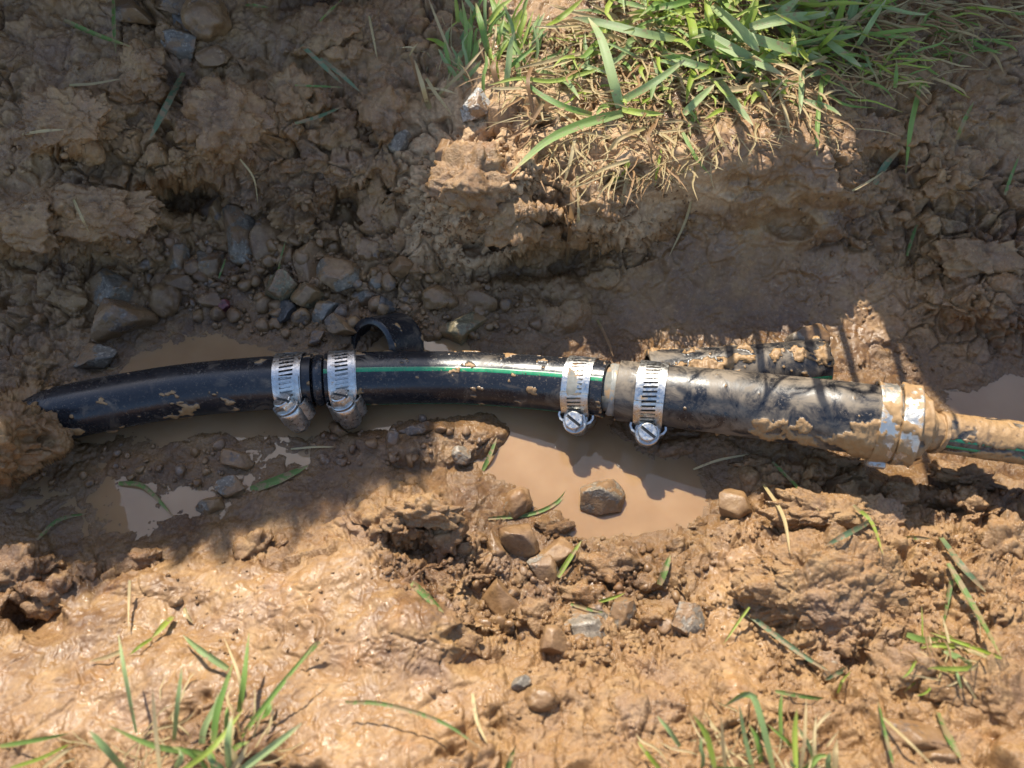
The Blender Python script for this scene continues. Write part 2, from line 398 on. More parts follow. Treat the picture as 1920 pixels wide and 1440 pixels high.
def zone(*blobs):
    r = np.zeros(len(pxf))
    for cx, cy, rx, ry in blobs:
        r = np.maximum(r, np.clip(1.35 - np.hypot((pxf - cx + wob[:, 0] * 90) / rx, (pyf - cy + wob[:, 1] * 90) / ry), 0, .35) / .35)
    return sstep(0, 1, r)
smooth_z = zone((480, 1180, 330, 120), (150, 1290, 170, 90), (640, 1310, 230, 100), (1380, 1180, 60, 130), (1400, 380, 170, 110), (1500, 560, 200, 80), (1330, 560, 150, 80),)
crumb_z = zone((880, 370, 150, 130), (1080, 1120, 250, 110), (1560, 1080, 260, 180), (180, 560, 190, 110), (380, 370, 200, 110), (790, 1010, 120, 70), (1750, 560, 220, 140), (1180, 400, 110, 90), (620, 500, 220, 120), (1860, 1000, 140, 160))
dry_z = zone((870, 330, 120, 130), (980, 200, 180, 80), (1180, 340, 140, 90)) * .9
floor_z = 1 - sstep(.003, .014, Z0)
top_z = 1 - sstep(380, 520, pyf)
warp = np.stack([fbm(B0 * 60 + k * 31, 2) for k in range(3)], 1) * .006
Q = B0 + warp
slick = sstep(.02, .28, perlin(B0 * 24 + 120)) * (1 - .7 * crumb_z) * (.45 + .55 * top_z)
clodamp = (1 - .72 * smooth_z) * (1 - .75 * slick) * (1 - .72 * floor_z)
d = fbm(B0 * 26, 3) * .0058 * (1 - .6 * floor_z) * (1 - .15 * smooth_z)
f1, f2, wid = worley(Q * 62)
cell = np.clip(1 - f1 * 1.25, 0, 1) ** .7
d += (cell - .45) * .0058 * clodamp * (.25 + .75 * sstep(.35, .7, (wid % 17) / 17.))
f1b, f2b, wib = worley(Q * 150 + 7)
cellb = np.clip(1 - f1b * 1.2, 0, 1) ** .8
d += (cellb - .4) * .0026 * clodamp * (.35 + .9 * crumb_z) * sstep(-.15, .25, perlin(B0 * 45 + 9))
d += billow(Q * 75 + 5, 3) * .0022 * (1 - .65 * smooth_z) * (1 - .4 * slick) * (1 - .6 * floor_z)
d += fbm(Q * 210, 4, .6) * .0018 * (1 - .15 * smooth_z) * (1 - .45 * floor_z)
rid = 1 - np.abs(perlin(Q * np.array([90, 40, 60]) + 21)) * 3
d -= np.clip(rid, 0, 1) ** 3 * .0018 * (1 - floor_z) * (1 - .85 * smooth_z)
f1c, _, wic = worley(Q * 420 + 3)
d += np.clip(1 - f1c * 1.5, 0, 1) * .0011 * (.12 + crumb_z) * ((wic % 5) < 2) * (1 - .6 * floor_z)
d += fbm(Q * 620, 2) * .00055 * (1 - .4 * smooth_z)
fh, fc = facets(Q, 66, 3.1); fm = clodamp * (.30 + .70 * np.maximum(crumb_z, sstep(-.1, .2, perlin(B0 * 30 + 77))))
fm = fm * (1 + .45 * top_z); d += fh * .0032 * fm - fc * .0030 * fm
fh, fc = facets(Q, 160, 9.4); fm2 = clodamp * sstep(-.15, .2, perlin(B0 * 55 + 33)) * (.5 + .5 * crumb_z)
fm2 = fm2 * (1 + .45 * top_z); d += fh * .0016 * fm2 - fc * .0016 * fm2
# pits
pit = sstep(.34, .5, perlin(Q * 95 + 60)); d -= pit * .0045 * (1 - floor_z) * (1 - smooth_z) * (1 - slick)
lean = np.array([0, -.35, -.12])   # lumps sag outwards
TV = B0 + nrm * d[:, None] + np.clip(d, 0, 1)[:, None] * lean * (top_z * (1 - floor_z))[:, None]
ground_grid = TV.reshape(NR, NC, 3)
TF = grid_faces(NR, NC)[:, ::-1]
# skirt: the ground goes on around the dug part
loop = np.concatenate([np.arange(NC), np.arange(1, NR) * NC + NC - 1, (NR - 1) * NC + np.arange(NC - 2, -1, -1), np.arange(NR - 2, 0, -1) * NC])
V = [TV]; F = [TF]; base = len(TV); prev = loop; c0 = np.array([0, 0.02, 0])
for s, mixz in ((1.08, .3), (1.25, .6), (1.7, .9), (3, 1), (8, 1), (30, 1), (200, 1)):
    ring = c0 + (TV[loop] - c0) * s
    zt = .075 + .01 * perlin(ring * 6) * min(1, s)
    ring[:, 2] = TV[loop][:, 2] * (1 - mixz) + zt * mixz
    idx = base + np.arange(len(loop)); nx = np.roll(np.arange(len(loop)), -1)
    F.append(np.stack([prev, idx, idx[nx], prev[nx]], -1)); V.append(ring); base += len(loop); prev = idx
V = np.concatenate(V); F = np.concatenate(F)
dryA = np.zeros(len(V)); dryA[:len(TV)] = dry_z; glA = np.zeros(len(V)); glA[:len(TV)] = smooth_z * .8 + .2
ground = mesh_np('ground', V, F, M_GROUND, None, True, {'dry': dryA, 'gloss': glA}); props(ground, kind='structure')

bvh_v = []; bvh_f = []
def bvh_add(Vx, Fx):
    b = sum(len(a) for a in bvh_v); bvh_v.append(np.asarray(Vx)); bvh_f.append(np.asarray(Fx) + b)
sub = ground_grid[::2, ::2]; bvh_add(sub.reshape(-1, 3), grid_faces(*sub.shape[:2])[:, ::-1])
def make_bvh():
    fs = []
    for a in bvh_f: fs += a.tolist()
    return BVHTree.FromPolygons(np.concatenate(bvh_v).tolist(), fs)
BVH = make_bvh()
def hit(px, py, tree=None):
    r = rays(px, py); q = (tree or BVH).ray_cast(Vector(CAMP), Vector(r).normalized())
    if q[0] is None:
        p = at_z(px, py, .05); return p, np.array([0, 0, 1.])
    return np.array(q[0]), np.array(q[1])
def depth_of(p): return float(np.dot(np.asarray(p) - CAMP, FWD))

# water standing in the trench bottom
xs = np.linspace(-.34, .36, 90); ys = np.linspace(-.104, .12, 40)
wx, wy = np.meshgrid(xs, ys); wp = np.stack([wx, wy, np.zeros_like(wx)], -1).reshape(-1, 3)
m_w, nt, b = newmat('muddy_water'); g = NG(nt); p = g.pos()
b.inputs['Roughness'].default_value = .03; b.inputs['IOR'].default_value = 1.45
g.l(g.mix(g.rng(g.noise(p, 22, 4), .35, .65), (.255, .150, .073), (.31, .19, .098)), b.inputs['Base Color'])
g.l(g.bump(g.noise(p, 60, 2), .05, .001), b.inputs['Normal'])
b.inputs['Subsurface Weight'].default_value = .65; b.inputs['Subsurface Radius'].default_value = (1, .6, .3); b.inputs['Subsurface Scale'].default_value = .006
water = mesh_np('water', wp, grid_faces(40, 90), m_w); props(water, kind='structure')

# unseen earth mound added beyond the far edge, its ridge shaped to cast shade
hx = np.linspace(-1.3, 1.3, 261); hy = np.linspace(.225, 1.1, 60)
HX, HY = np.meshgrid(hx, hy); hp = np.stack([HX.ravel(), HY.ravel(), 0 * HX.ravel()], 1)
ridge = np.interp(hp[:, 0], [-1.3, -.9, -.5, -.3, -.2, -.155, -.128, -.07, -.035, .0, .082, .10, .115, .15, .3, .5, .9, 1.3], [.1, .35, .56, .56, .515, .49, .39, .30, .16, .11, .12, .28, .43, .50, .50, .48, .3, .1])
ridge = ridge + fbm(hp * 18, 3) * .02
prof = np.interp(hp[:, 1], [.225, .25, .32, .37, .6, 1.1], [.0, .35, 1.0, 1.0, .6, .0])
hp[:, 2] = .02 + ridge * prof + fbm(hp * 40, 3) * .012
shade_heap = mesh_np('shade_bank', hp, grid_faces(60, 261), M_CLOD); props(shade_heap, kind='structure')

# ------------------------------------------------------------------ stones and clods
_ico = {}
def ico(n):
    if n not in _ico:
        import bmesh
        bm = bmesh.new(); bmesh.ops.create_icosphere(bm, subdivisions=n, radius=1.0)
        bm.verts.ensure_lookup_table()
        _ico[n] = (np.array([v.co[:] for v in bm.verts]), np.array([[v.index for v in f.verts] for f in bm.faces])); bm.free()
    return _ico[n]

def lump(name, px, py, w, h, rot, mat, seed, kind, sit=.18, thick=1.0, tree=None, detail=None, center=None, amp=1.0):
    """a stone ('rock'), rounded pebble ('round') or mud clod ('clod') resting at a photo place"""
    P, N = hit(px, py, tree) if center is None else (np.array(center), np.array([0, 0, 1.]))
    dp = depth_of(P); rx = w / 2 * dp / FPX; ry = h / 2 * dp / FPX; rz = (rx * ry) ** .5 * .85 * thick
    lev = 4 if kind != 'clod' else (7 if max(w, h) > 300 else 6 if max(w, h) > 170 else 5 if max(w, h) > 90 else 4)
    V, F = ico(lev); V = V.copy(); r = np.random.default_rng(seed)
    if kind == 'rock':
        for k in range(13):
            n = r.normal(size=3); n /= np.linalg.norm(n); c = r.uniform(.40, .80)
            dd = V @ n; V -= np.clip(dd - c, 0, None)[:, None] * n * .97
        V += V * (fbm(V * 1.8 + seed, 3) * .13)[:, None]
        V += V * (billow(V * 5 + seed, 3) * .045)[:, None]
    elif kind == 'round':
        V *= (1 + fbm(V * 1.3 + seed, 3) * .34 + fbm(V * 7 + seed, 3) * .05)[:, None]
    else:
        for k in range(6):
            n = r.normal(size=3); n /= np.linalg.norm(n); V -= np.clip(V @ n - r.uniform(.5, .9), 0, None)[:, None] * n * .9
        rm = (rx * ry) ** .5; Pm = V * np.array([rx, ry, rz]) + seed * .37; q = Pm + np.stack([fbm(Pm * 70 + 9 * k, 2) for k in range(3)], 1) * .004
        a1, _, i1 = worley(q * 62); a2, _, i2 = worley(q * 150); a3, _, i3 = worley(q * 400)
        rid_ = np.clip(1 - np.abs(perlin(q * 110)) * 3.2, 0, 1) ** 2
        e = (np.clip(1 - a1 * 1.2, 0, 1) - .4) * .0040 + (np.clip(1 - a2 * 1.2, 0, 1) - .4) * .0026 * sstep(-.05, .3, perlin(Pm * 50)) + billow(q * 95, 3) * .0030
        e += np.clip(1 - a3 * 1.5, 0, 1) * .0014 * ((i3 % 5) < 2) + fbm(q * 240, 4, .6) * .0024 - rid_ * .0016 - sstep(.3, .5, perlin(q * 120 + 5)) * .004
        fh, fc = facets(q, 66, seed); e += fh * .0017 - fc * .0016
        fh, fc = facets(q, 170, seed); e += (fh * .0011 - fc * .0010) * sstep(-.3, .1, perlin(Pm * 60 + 4))
        V *= (1 + fbm(V * 1.4 + seed, 3) * (.30 if rm > .03 else .48) + np.clip(amp * e / rm, -.28, .28))[:, None]
    ext = np.abs(V).max(0) if kind == 'rock' else np.ones(3)
    V = V / ext
    a = math.radians(rot); ca, sa = math.cos(a), math.sin(a)
    A = RGT * ca - UPV * sa; Bv = RGT * sa + UPV * ca
    L = V[:, :1] * rx * A + V[:, 1:2] * ry * Bv + V[:, 2:3] * rz * (-FWD)
    C = P + N * rz * sit if center is None else P
    o = mesh_np(name, L, F, mat, None, True)
    o.location = C
    bvh_add(L + C, F)
    return o

ST = 'stones lying in the trench'; CL = 'mud clods in the trench'
stones = [  # x, y, w, h, rot, colour, shape, label
 (325, 6, 100, 56, 10, 'brown', 'rock', 'large brown stone cut by the top edge, above the small blue-grey stone'),
 (346, 48, 66, 50, 15, 'blue', 'rock', 'small blue-grey stone with a tan lower face among the top left stones'),
 (330, 82, 78, 60, 25, 'grey', 'rock', 'grey angular stone just below the small blue-grey one at top left'),
 (392, 42, 74, 78, 0, 'brown', 'round', 'smooth brown rounded stone right of the small blue-grey stone at top left'),
 (402, 112, 58, 42, 0, 'tan', 'rock', 'small tan wedge stone under the smooth brown stone at top left'),
 (255, 28, 110, 52, 20, 'brown', 'rock', 'long muddy stone slab left of the top left stones'),
 (450, 452, 62, 122, -22, 'grey', 'rock', 'tall narrow grey slab standing above the left water'),
 (408, 392, 56, 66, 20, 'brown', 'rock', 'pointed brown stone above the tall grey slab'),
 (508, 452, 56, 100, -8, 'brown', 'round', 'muddy rounded slab right beside the tall grey slab'),
 (197, 545, 98, 86, 10, 'grey', 'rock', 'large blocky grey stone in the left wall under the muddy ledge'),
 (226, 606, 112, 78, -22, 'brown', 'round', 'mud-coated oval stone below the large blocky grey stone'),
 (180, 672, 98, 50, 8, 'grey', 'rock', 'flat grey slab just above the buried end of the left pipe'),
 (318, 562, 50, 62, 8, 'tan', 'round', 'upright tan stone at the left edge of the left water'),
 (392, 492, 58, 62, 0, 'grey', 'round', 'round grey stone left of the foot of the tall grey slab'),
 (300, 524, 38, 36, 0, 'tan', 'round', 'little tan pebble above the upright tan stone'),
 (342, 530, 56, 38, 10, 'tan', 'rock', 'small flat muddy stone right of the little tan pebble'),
 (330, 480, 44, 60, 0, 'grey', 'rock', 'dark grey stone in the hollow left of the round grey stone'),
 (392, 566, 58, 36, 0, 'tan', 'round', 'low tan stone beside the dark red chip'),
 (422, 572, 20, 30, 0, 'red', 'rock', 'dark red stone chip at the edge of the left water'),
 (578, 490, 52, 78, 5, 'tan', 'rock', 'pinkish mud-coated upright stone above the olive wedge stone'),
 (526, 540, 62, 62, 0, 'olive', 'rock', 'yellowish olive wedge stone above the black block stone'),
 (580, 560, 62, 54, -10, 'olive', 'rock', 'olive grey stone right of the yellowish wedge stone'),
 (533, 588, 50, 46, 0, 'dark', 'rock', 'small black block of stone below the yellowish wedge stone'),
 (612, 582, 66, 46, -35, 'blue', 'rock', 'slanting blue-grey stone right of the small black block'),
 (640, 514, 84, 60, 10, 'grey', 'rock', 'broad grey-brown stone in the gravel slope above the pipe offcut'),
 (686, 556, 64, 40, 10, 'blue', 'rock', 'flat bluish stone just above the pipe offcut'),
 (706, 526, 36, 36, 0, 'grey', 'rock', 'small grey stone right of the broad grey-brown stone'),
 (728, 574, 42, 36, 0, 'dark', 'rock', 'dark wet stone touching the top of the pipe offcut'),
 (646, 612, 60, 46, 0, 'brown', 'round', 'muddy brown stone left of the pipe offcut'),
 (596, 634, 34, 26, 0, 'brown', 'round', 'small brown pebble by the waterline above the second clamp'),
 (690, 470, 44, 48, 0, 'brown', 'rock', 'brown stone high in the gravel slope under the muddy bank'),
 (760, 500, 50, 40, 0, 'brown', 'rock', 'brown stone in the dark gravel left of the overhanging clod'),
 (868, 616, 86, 62, -8, 'olive', 'rock', 'flat olive-grey angular stone right of the pipe offcut'),
 (820, 560, 50, 40, 0, 'brown', 'round', 'muddy pebble above the flat olive-grey stone'),
 (900, 560, 60, 44, 0, 'brown', 'rock', 'muddy stone at the foot of the wall above the olive-grey stone'),
 (1510, 634, 76, 58, -6, 'grey', 'rock', 'grey stone lying on the end of the rear pipe stub'),
 (888, 204, 60, 64, 10, 'white', 'rock', 'shiny pale grey stone under the small shaded grass tuft'),
 (944, 222, 66, 76, 15, 'tan', 'rock', 'sunlit tan stone right of the shiny pale stone'),
 (1000, 210, 60, 60, 0, 'tan', 'rock', 'tan stone half hidden by roots at the left of the big grass tuft'),
 (748, 268, 40, 48, 10, 'grey', 'rock', 'grey stone stuck in the wall left of the sunlit clod'),
 (836, 290, 52, 56, -12, 'tan', 'rock', 'angular tan stone at the top left corner of the sunlit clod'),
 (400, 945, 54, 40, -10, 'grey', 'round', 'grey pebble on the shaded trench floor below the left pipe'),
 (428, 912, 60, 36, 0, 'blue', 'rock', 'bluish wet stone just above the grey pebble on the shaded floor'),
 (440, 862, 66, 36, 5, 'brown', 'rock', 'muddy flat stone in the shaded floor nearest the left pipe'),
 (634, 812, 36, 38, 0, 'brown', 'rock', 'muddy small stone under the second clamp'),
 (735, 830, 26, 40, 20, 'brown', 'rock', 'thin sliver of stone in the wet floor below the striped pipe'),
 (790, 806, 60, 34, 0, 'brown', 'rock', 'flat muddy wet stone just below the striped pipe'),
 (868, 850, 34, 36, 0, 'grey', 'round', 'small grey pebble left of the sunlit puddle'),
 (1116, 942, 80, 74, 15, 'grey', 'rock', 'wet grey rock standing in the sunlit puddle'),
 (968, 1022, 70, 88, 5, 'brown', 'round', 'smooth brown egg-shaped stone at the lower left of the puddle'),
 (924, 1028, 42, 52, 10, 'brown', 'round', 'small brown stone left of the egg-shaped stone'),
 (968, 948, 44, 56, 30, 'grey', 'round', 'grey wet stone at the left shore of the sunlit puddle'),
 (1016, 1070, 56, 62, -35, 'blue', 'rock', 'shiny blue-grey angular stone below the egg-shaped stone'),
 (1046, 1034, 78, 54, -15, 'tan', 'rock', 'tan and grey stone right of the egg-shaped stone'),
 (936, 1132, 88, 78, 12, 'tan', 'rock', 'sharp-edged tan block casting a black shadow to its left'),
 (1094, 1180, 140, 76, 14, 'grey', 'rock', 'big grey-brown slab in the lower middle gravel'),
 (1044, 1206, 62, 56, 10, 'tan', 'rock', 'tan cube-like stone against the left of the big slab'),
 (950, 1178, 40, 36, 0, 'dark', 'rock', 'small dark wet stone under the sharp-edged tan block'),
 (1172, 1150, 62, 58, 0, 'grey', 'rock', 'muddy grey stone above the right end of the big slab'),
 (1286, 1166, 62, 70, 10, 'grey', 'rock', 'streaked grey stone right of the big slab'),
 (1380, 956, 66, 60, 0, 'tan', 'rock', 'tan stone on the right shore of the puddle'),
 (976, 1284, 36, 34, 0, 'blue', 'rock', 'tiny blue-grey stone alone in the lower middle mud'),
 (1728, 1392, 112, 78, 15, 'brown', 'rock', 'brown stone by the broad green blade at the bottom right'),
 (1760, 1420, 60, 40, 0, 'grey', 'rock', 'grey stone at the bottom edge beneath the broad green blade'),
 (1560, 1262, 40, 44, 0, 'grey', 'rock', 'small grey stone under the lower left side of the biggest clod'),
 (1496, 946, 44, 40, 10, 'grey', 'rock', 'grey stone pressed into the sunlit mud by the straw blade'),
 (1020, 1310, 56, 40, 0, 'brown', 'round', 'low muddy stone in the lower middle mud'),
 (330, 1128, 30, 24, 0, 'tan', 'round', 'tan pebble on the smooth sunlit mud at left'),
]
for i, (x, y, w, h, rot, c, k, lab) in enumerate(stones):
    o = lump('stone', x, y, w * 1.14, h * 1.14, rot + (i * 37 % 21 - 10), STONE[c], 100 + i * 7, 'rock' if (k == 'round' and i % 3) else k, .30 if k == 'round' else .8 if 'standing in the sunlit' in lab else .14)
    props(o, lab, 'stone', ST)
clods = [
 (138, 742, 64, 64, 20, 'small pinkish mud lump stuck on the buried end of the left pipe'),
 (1555, 1110, 360, 250, 20, 'biggest sunlit mud clod, right of the puddle'),
 (1545, 965, 210, 110, 5, 'lumpy mud clod on the bank behind the biggest clod'),
 (1640, 985, 180, 110, 20, 'wet clod right behind the biggest clod'),
 (1590, 920, 70, 50, 0, 'small knob of mud on top of the clods right of the puddle'),
 (1700, 1262, 150, 130, 10, 'clod with a grey patch below the biggest clod'),
 (1790, 1300, 110, 100, 0, 'round clod between the grey-patched clod and the right corner clod'),
 (1880, 1330, 190, 230, 0, 'tall mud clod at the bottom right corner'),
 (1830, 1100, 90, 120, 0, 'crumbly clod right of the biggest clod, behind two green blades'),
 (1890, 1020, 120, 130, 0, 'glossy mud lump at the right edge below the thin pipe'),
 (1815, 900, 150, 60, 15, 'mud shelf lump just under the thin pipe'),
 (34, 1082, 130, 125, 10, 'glossy rounded clod at the left edge'),
 (106, 1106, 62, 54, 0, 'small clod leaning on the glossy left edge clod'),
 (164, 1076, 46, 42, 0, 'little clod at the shadow edge on the left'),
 (108, 1060, 34, 36, 0, 'tiny clod on the shoulder of the glossy left edge clod'),
 (90, 1136, 80, 50, 0, 'crumbly clod above the dark hole at the left'),
 (468, 1032, 86, 66, -30, 'mud knob on the sunlit ridge below the left pipe'),
 (526, 1020, 44, 36, 0, 'small mud knob right beside the ridge knob'),
 (270, 1050, 90, 50, -15, 'clod at the sunlit ridge between the left edge and the ridge knob'),
 (800, 960, 150, 80, 10, 'crumbly clod at the top of the sunlit bank left of the puddle'),
 (840, 1010, 80, 90, 0, 'crumbly clod hanging over the hollow left of the gravel'),
 (820, 1100, 110, 70, 20, 'flaky clod with a dark blade stuck in it'),
 (860, 1190, 120, 70, 25, 'slab of mud below the flaky clod in half shade'),
 (1036, 986, 84, 52, -5, 'wet clod at the bottom left shore of the puddle'),
 (1150, 1066, 120, 90, 20, 'crumbly clod just below the puddle'),
 (1212, 1100, 90, 70, 10, 'lumpy clod right of the crumbly clod below the puddle'),
 (1276, 1030, 54, 62, 0, 'brown upright clod at the lower right shore of the puddle'),
 (1310, 985, 50, 30, 0, 'small wet clod by the right shore of the puddle'),
 (1090, 1120, 90, 60, 0, 'clod between the big slab and the crumbly clod'),
 (1230, 1160, 70, 60, 0, 'clod left of the streaked grey stone'),
 (1010, 1150, 70, 70, 10, 'clod between the sharp tan block and the big slab'),
 (1085, 1232, 120, 40, 0, 'low mud lump in front of the big slab'),
 (880, 345, 150, 150, 0, 'dry sunlit clod hanging in the far wall'),
 (950, 405, 140, 120, 10, 'lower right lobe of the dry sunlit clod'),
 (1130, 385, 100, 90, 0, 'crumbly sunlit clod under the big grass tuft'),
 (130, 225, 190, 125, 5, 'broad mud clod on the upper left wall'),
 (425, 225, 170, 140, 10, 'muddy clod in the shaded wall under the small stones'),
 (258, 128, 105, 92, 0, 'upright clod left of the grey angular stone at top left'),
 (200, 400, 210, 100, 0, 'overhanging ledge of wet mud at left above the dark hollow'),
 (50, 420, 160, 110, 0, 'wet mud lump at the left edge of the overhanging ledge'),
 (275, 448, 56, 50, 0, 'knob of mud at the right end of the overhanging ledge'),
 (540, 190, 90, 110, 10, 'mud lump in the shaded wall left of the wall clods'),
 (722, 205, 90, 90, 0, 'mud clod left of the dry straw stump'),
 (620, 60, 140, 110, 0, 'smooth mud mound at the top left of centre'),
 (640, 250, 110, 90, 10, 'mud lump in the middle of the shaded wall'),
 (700, 360, 90, 100, 0, 'mud lump beside the left side of the sunlit clod'),
 (1560, 860, 110, 46, 8, 'shaded mud lump under the thick pipe'),
 (1420, 870, 90, 44, 8, 'shaded mud lump under the middle of the thick pipe'),
 (1830, 480, 150, 110, 0, 'dark crumbly lump in the right part of the far wall'),
 (1480, 1320, 120, 60, 10, 'low clod at the bottom behind the blurred grass'),
]
for i, (x, y, w, h, rot, lab) in enumerate(clods):
    o = lump('mud_clod', x, y, w, h, rot, M_CLOD, 900 + i * 5, 'clod', .65 if i < 1 else -.05, .5 if w > 170 else .75, amp=.85 if i < 1 else 1.0)
    props(o, lab, 'mud clod', CL)

# gravel and crumbs nobody could count
def scatter(name, mat, specs, label, cat, seed, rock):
    r = np.random.default_rng(seed); Vs, Fs = [], []; b = 0
    shapes = []
    V, F = ico(2 if rock else 1)
    for k in range(14):
        v = V.copy()
        if rock:
            for q in range(7):
                n = r.normal(size=3); n /= np.linalg.norm(n); v -= np.clip(v @ n - r.uniform(.5, .85), 0, None)[:, None] * n
        else: v *= (1 + r.normal(size=len(v)) * .14)[:, None]
        shapes.append(v)
    for cx, cy, rx, ry, n, s0, s1 in specs:
        for k in range(n):
            a = r.uniform(0, 6.283); q = r.random() ** .5
            P, N = hit(cx + rx * q * math.cos(a), cy + ry * q * math.sin(a))
            if P[2] < .0005: continue
            s = s0 + (s1 - s0) * r.random() ** 2.5
            M = np.array(Matrix.Rotation(r.uniform(0, 6.28), 3, Vector(r.normal(size=3)).normalized()))
            v = (shapes[r.integers(14)] * r.uniform(.6, 1.1, 3)) @ M.T * s + P + N * s * .25
            Vs.append(v); Fs.append(F + b); b += len(v)
    o = mesh_np(name, np.concatenate(Vs), np.concatenate(Fs), mat, None, True)
    return props(o, label, cat, None, 'stuff')
scatter('gravel', STONE['brown'], [(560, 540, 260, 90, 190, .0016, .0062), (880, 580, 150, 60, 80, .0014, .005), (1080, 1130, 220, 90, 90, .0015, .0045), (300, 520, 160, 80, 60, .0015, .005), (650, 830, 250, 50, 60, .0015, .004), (300, 880, 250, 50, 60, .0015, .004)],
        'fine brown gravel between the larger stones', 'gravel', 11, True)
scatter('soil_crumbs', M_CLOD, [(880, 370, 130, 120, 420, .0004, .002), (1080, 1120, 250, 120, 500, .0004, .0022), (1560, 1080, 300, 190, 500, .0004, .002), (350, 300, 340, 280, 500, .0004, .002), (1700, 450, 220, 260, 260, .0004, .002), (620, 500, 260, 150, 300, .0005, .0025), (800, 1030, 110, 90, 220, .0004, .002), (1190, 400, 120, 100, 200, .0004, .0018), (600, 1150, 380, 120, 120, .0004, .0013), (1300, 1300, 500, 110, 240, .0004, .0016), (1820, 1050, 110, 160, 200, .0004, .002)],
        'loose brown soil crumbs strewn over the mud', 'soil crumbs', 12, False)
BVH = make_bvh()

# ------------------------------------------------------------------ pipes
def catmull(P, n):
    P = np.asarray(P, float); P = np.vstack([2 * P[0] - P[1], P, 2 * P[-1] - P[-2]]); out = []
    m = len(P) - 3; ts = np.linspace(0, m - 1e-6, n)
    for t in ts:
        i = int(t); u = t - i; a, b_, c, d_ = P[i:i + 4]
        out.append(.5 * (2 * b_ + (c - a) * u + (2 * a - 5 * b_ + 4 * c - d_) * u * u + (3 * b_ - 3 * c + d_ - a) * u ** 3))
    return np.array(out)

def frames(C):
    T = np.gradient(C, axis=0); T /= np.linalg.norm(T, axis=1)[:, None]
    E = np.array([0, 0, 1.]) - T * T[:, 2:3]; E /= np.linalg.norm(E, axis=1)[:, None]
    Fv = np.cross(E, T); Fv *= np.sign(-Fv[:, 1:2]); return T, E, Fv      # E up, Fv towards the camera side

class Path:
    """pipe axis from photo points: (px, py, diameter px, radius)"""
    def __init__(s, pts, n):
        a = np.array([np.append(at_depth(x, y, 2 * r * FPX / dia), r) for x, y, dia, r in pts])
        q = catmull(a, n); s.C = q[:, :3]; s.r = q[:, 3]; s.T, s.E, s.F = frames(s.C)
    def ring(s, phi, dr=0.0, idx=None):
        i = slice(None) if idx is None else idx
        return s.C[i] + (s.r[i] + dr)[..., None] * (np.cos(phi)[..., None] * s.E[i] + np.sin(phi)[..., None] * s.F[i])
    def at_px(s, px):
        d_ = s.C - CAMP; x = 960 + FPX * d_[:, 0] / (d_ @ FWD); return int(np.argmin(abs(x - px)))

def tube(name, path, mat, parent, mudfn=None, wall=.0022, nphi=112, ends=(True, True)):
    n = len(path.C); ph = np.linspace(0, 2 * math.pi, nphi, endpoint=False)
    PH = np.repeat(ph[None], n, 0); U = np.repeat(np.linspace(0, 1, n)[:, None], nphi, 1)
    pos = path.C[:, None] + path.r[:, None, None] * (np.cos(PH)[..., None] * path.E[:, None] + np.sin(PH)[..., None] * path.F[:, None])
    if mudfn is not None:
        t = mudfn(pos.reshape(-1, 3), PH.ravel(), U.ravel()).reshape(n, nphi)
    else: t = np.zeros((n, nphi))
    rad = (pos - path.C[:, None]) / path.r[:, None, None]
    outer = pos + rad * t[..., None]
    rows = [outer]; md = [t / .0006]
    inner = path.C[:, None] + (path.r[:, None, None] - wall) * rad
    seq = [inner[0][None]] + [outer] + [inner[-1][None]] + [inner[::-1][1:]]
    mdl = [np.zeros((1, nphi)), t / .0006, np.zeros((1, nphi)), np.zeros((n - 1, nphi))]
    V = np.concatenate(seq, 0); md = np.concatenate(mdl, 0)
    F = grid_faces(len(V), nphi, True)
    o = mesh_np(name, V.reshape(-1, 3), F, mat, parent, True, {'mud': np.clip(md.ravel(), 0, 1)})
    me = o.data
    # crisp rim
    bpy_edges = None
    bvh_add(outer.reshape(-1, 3)[:, :], grid_faces(n, nphi, True))
    return o

def stripe(path, phi, w, parent, i0=0, i1=None, lift=.00010):
    i1 = i1 or len(path.C) - 1; idx = np.arange(i0, i1); k = 7
    ang = phi + np.linspace(-.5, .5, k)[None] * (w / path.r[idx])[:, None]
    V = np.stack([path.ring(ang[:, j], lift * (1 if 0 < j < k - 1 else -.6), idx) for j in range(k)], 1)
    return mesh_np('stripe', V.reshape(-1, 3), grid_faces(len(idx), k), M_GREEN, parent, True)

def thing(name, label, cat, group=None, loc=(0, 0, 0)):
    return props(empty(name, loc), label, cat, group)

def blob(P, c, s):   # soft patch mask around a point
    return np.exp(-((P - c) ** 2).sum(1) / (2 * s * s))

# left pipe
LP = Path([(-60, 880, 101, .0133), (0, 832, 102, .0133), (50, 800, 103, .0133), (110, 777, 103, .0133), (200, 757, 102, .0133), (333, 734, 100, .0133), (450, 722, 100, .0133), (540, 716, 100.3, .0133), (588, 713.5, 100, .0133)], 330)
def mud_left(P, ph, u):
    n = fbm(P * np.array([60, 120, 120]), 4, .6); m = sstep(.10, .22, n - .16 + .75 * np.clip(.25 - u, 0, 1) / .25 * (np.cos(ph - .2) > -.2) + .10 * (np.abs(ph - 1.5) < .5))
    return m * (.0006 + .0012 * np.clip(fbm(P * 220, 3) + .3, 0, 1))
lp = thing('pipe', 'black plastic pipe coming out of the mud at the left', 'pipe', 'black plastic pipes', LP.C[-1])
def P_(parent, o):   # keep world placement under a moved empty
    o.location = -Vector(parent.location); return o
P_(lp, tube('tube', LP, M_PIPE, lp, mud_left))

